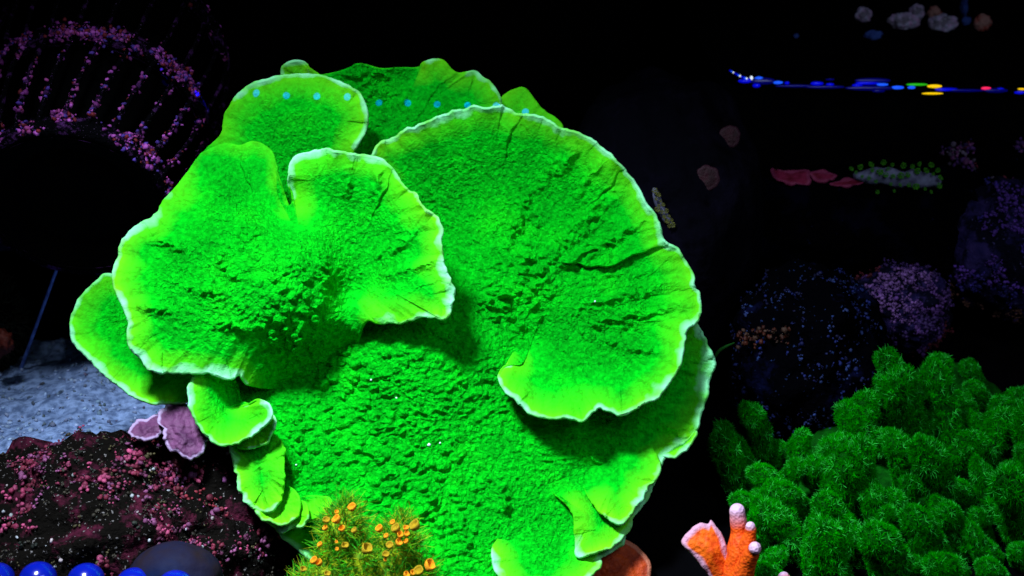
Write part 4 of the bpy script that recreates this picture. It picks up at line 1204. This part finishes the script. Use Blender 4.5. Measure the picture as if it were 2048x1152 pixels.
# red crust along the long rock and round patches on the boulder
MAT['redcrust'] = rimmed('red_crust', (0.13, 0.006, 0.02), (0.24, 0.016, 0.06), (0.24, 0.03, 0.09), 4.0, 160.0)
MAT['dimcrust'] = rimmed('dim_red_crust', (0.014, 0.002, 0.005), (0.034, 0.005, 0.012), (0.03, 0.008, 0.016), 4.0, 200.0)
HC = -150
for k, (pts_, c_, lab) in enumerate((([(1547, 338), (1560, 342), (1585, 345), (1614, 344), (1615, 366), (1590, 366), (1565, 362), (1548, 352)], (1582, 354), 'broad pinkish red crust slab on the long black rock'),
        ([(1626, 347), (1645, 346), (1668, 350), (1664, 357), (1642, 358), (1632, 354)], (1646, 352), 'narrow dull red crust flake beside the broad pinkish slab'),
        ([(1664, 366), (1690, 362), (1722, 358), (1720, 366), (1695, 370), (1668, 371)], (1694, 366), 'thin red crust streak touching the green polyp branch'))):
    o = slab('encrusting_algae', [(x, y, surf_h(wl, x, y) + 0.5) for x, y in pts_], c_, surf_h(wl, *c_) + 2.0, 3.0, MAT['redcrust'], n=140, m=18, seed=70 + k, wob=4.0, bumpy=2.0)
    tag(o, lab, 'algae', 'red crusts on the long rock')
for k, (x, y, a_, b_, lab) in enumerate(((1461, 271, 19, 19, 'upper round dull red patch on the dim boulder'), (1416, 356, 19, 22, 'lower round dull red patch on the dim boulder, near the coral'))):
    hh_ = surf_h(wg, x, y) + 1.0
    o = slab('encrusting_algae', [(x + a_ * math.cos(t), y + b_ * math.sin(t), hh_) for t in np.linspace(0, 6.283, 9)[:-1]], (x, y), hh_ + 1.5, 2.0, MAT['dimcrust'], n=90, m=14, seed=75 + k, wob=3.0)
    tag(o, lab, 'algae', 'round patches on the boulder')

# little polyp branches
star_v, star_f = ico(1)
MAT['polyp_green'] = simple('green_polyp', (0.05, 0.26, 0.01), 0.6, 0.1, var=0.5, vscale=500.0)
MAT['polyp_olive'] = simple('olive_polyp', (0.13, 0.14, 0.03), 0.6, 0.1, var=0.5, vscale=500.0)
MAT['branch_lilac'] = simple('lilac_branch', (0.17, 0.18, 0.30), 0.7, 0.1, 0.001, 400.0, vscale=150.0, color2=(0.08, 0.08, 0.14))


def polyp_mesh(mat, r, seed):
    rg_ = np.random.default_rng(seed)
    n_ = 7
    an = np.arange(n_) / n_ * 6.283
    c_ = np.stack([np.cos(an), np.sin(an), np.full(n_, 0.3)], 1) * r * 0.75
    vv = np.concatenate([star_v * r * 0.45] + [star_v * r * 0.34 * rg_.uniform(0.8, 1.2) + q for q in c_])
    ff = np.concatenate([star_f + i * len(star_v) for i in range(n_ + 1)])
    me = np_mesh('polyp', vv, ff); me.materials.append(mat)
    return me


def polyp_branch(name, label, path, rads, polyps, r, mat, pm, h):
    t = thing(name, label, 'coral', loc=tuple(W(*path[0], h)))
    o0 = np.array(t.location)
    obj('branch', tube_mesh('branch', np.array([W(x, y, h) for x, y in path]) - o0, np.array(rads) * KPX * (D0 - h / 1000), 18, 8, 0.5, extra=120), MAT[mat], t)
    ms = [polyp_mesh(MAT[pm], r * KPX * (D0 - h / 1000), k) for k in range(3)]
    for k, (x, y) in enumerate(polyps):
        o = bpy.data.objects.new('polyp', ms[k % 3]); COL.objects.link(o); o.parent = t
        o.location = Vector(W(x, y, h + 1.5 + 1.2 * rads[1] * 0.3) - o0)
        q = Vector(-FWD + RIGHT * random.uniform(-.6, .6) + UP * random.uniform(-.4, .7)).to_track_quat('Z', 'Y'); o.rotation_mode = 'QUATERNION'; o.rotation_quaternion = q
        s_ = random.uniform(0.55, 1.2); o.scale = (s_, s_, s_)
    return t


pp = [(1702, 338), (1720, 334), (1742, 330), (1767, 325), (1785, 330), (1807, 331), (1825, 333), (1838, 328), (1862, 331), (1744, 340), (1760, 345), (1776, 338), (1772, 350), (1786, 352), (1802, 352), (1815, 350), (1834, 342), (1852, 342), (1866, 348),
      (1724, 353), (1738, 356), (1752, 362), (1782, 368), (1800, 370), (1818, 370), (1832, 374), (1850, 378), (1755, 384), (1788, 382), (1862, 384), (1875, 340), (1880, 356), (1712, 345), (1878, 372)]
polyp_branch('polyp_coral', 'pale lilac coral branch dotted with green polyps on the long black rock', [(1715, 350), (1760, 352), (1820, 358), (1870, 362)], [9, 18, 20, 13], pp, 6.0, 'branch_lilac', 'polyp_green', surf_h(wl, 1790, 356) + 3)
pp2 = [(1310, 381), (1316, 390), (1312, 398), (1321, 402), (1318, 412), (1326, 410), (1314, 420), (1324, 424), (1333, 422), (1328, 434), (1338, 433), (1334, 443), (1343, 440), (1345, 450), (1338, 452)]
polyp_branch('polyp_coral', 'small brownish frag with yellow-green polyps close to the rim of the green coral', [(1309, 380), (1318, 408), (1330, 432), (1343, 452)], [5, 7, 8, 5], pp2, 5.5, 'branch_lilac', 'polyp_olive', surf_h(wg, 1326, 415) + 1.5)

# green filament by the right rim
fm = tube_mesh('algae_filament', np.array([W(1424, 724, -40), W(1436, 704, -38), W(1450, 694, -38), W(1468, 686, -40)]) - W(1424, 724, -40), [0.0008, 0.0009, 0.0008, 0.0004], 8, 10, 0.15)
MAT['filament'] = simple('green_filament', (0.01, 0.10, 0.01), 0.7, 0.1, var=0.5)
o = obj('algae_filament', fm, MAT['filament']); o.location = Vector(W(1424, 724, -40))
tag(o, 'thin curved green algae filament rising from the right rim of the coral', 'algae')

# white specks lying on the coral
MAT['speck'] = simple('white_grain', (0.6, 0.75, 0.85), 0.7, 0.2)
for (x, y, r) in ((742, 760, 2.4), (793, 796, 2.4), (880, 886, 2.2), (858, 890, 4.0), (1190, 603, 2.4), (592, 930, 2.0)):
    best = -1e9
    for xy_, hh_ in HF:
        d2 = ((xy_ - (x, y)) ** 2).sum(1); k = int(np.argmin(d2))
        if d2[k] < 60: best = max(best, float(hh_[k]))
    sp_ = np_mesh('sand_speck', star_v * r * 0.00025 * RNG.uniform(0.7, 1.3, (len(star_v), 1)), star_f); sp_.materials.append(MAT['speck'])
    o = bpy.data.objects.new('sand_speck', sp_); COL.objects.link(o); o.location = Vector(W(x, y, best + 0.4))
    tag(o, 'tiny white sand speck lying on the green coral', 'sand speck', 'white specks on the coral')
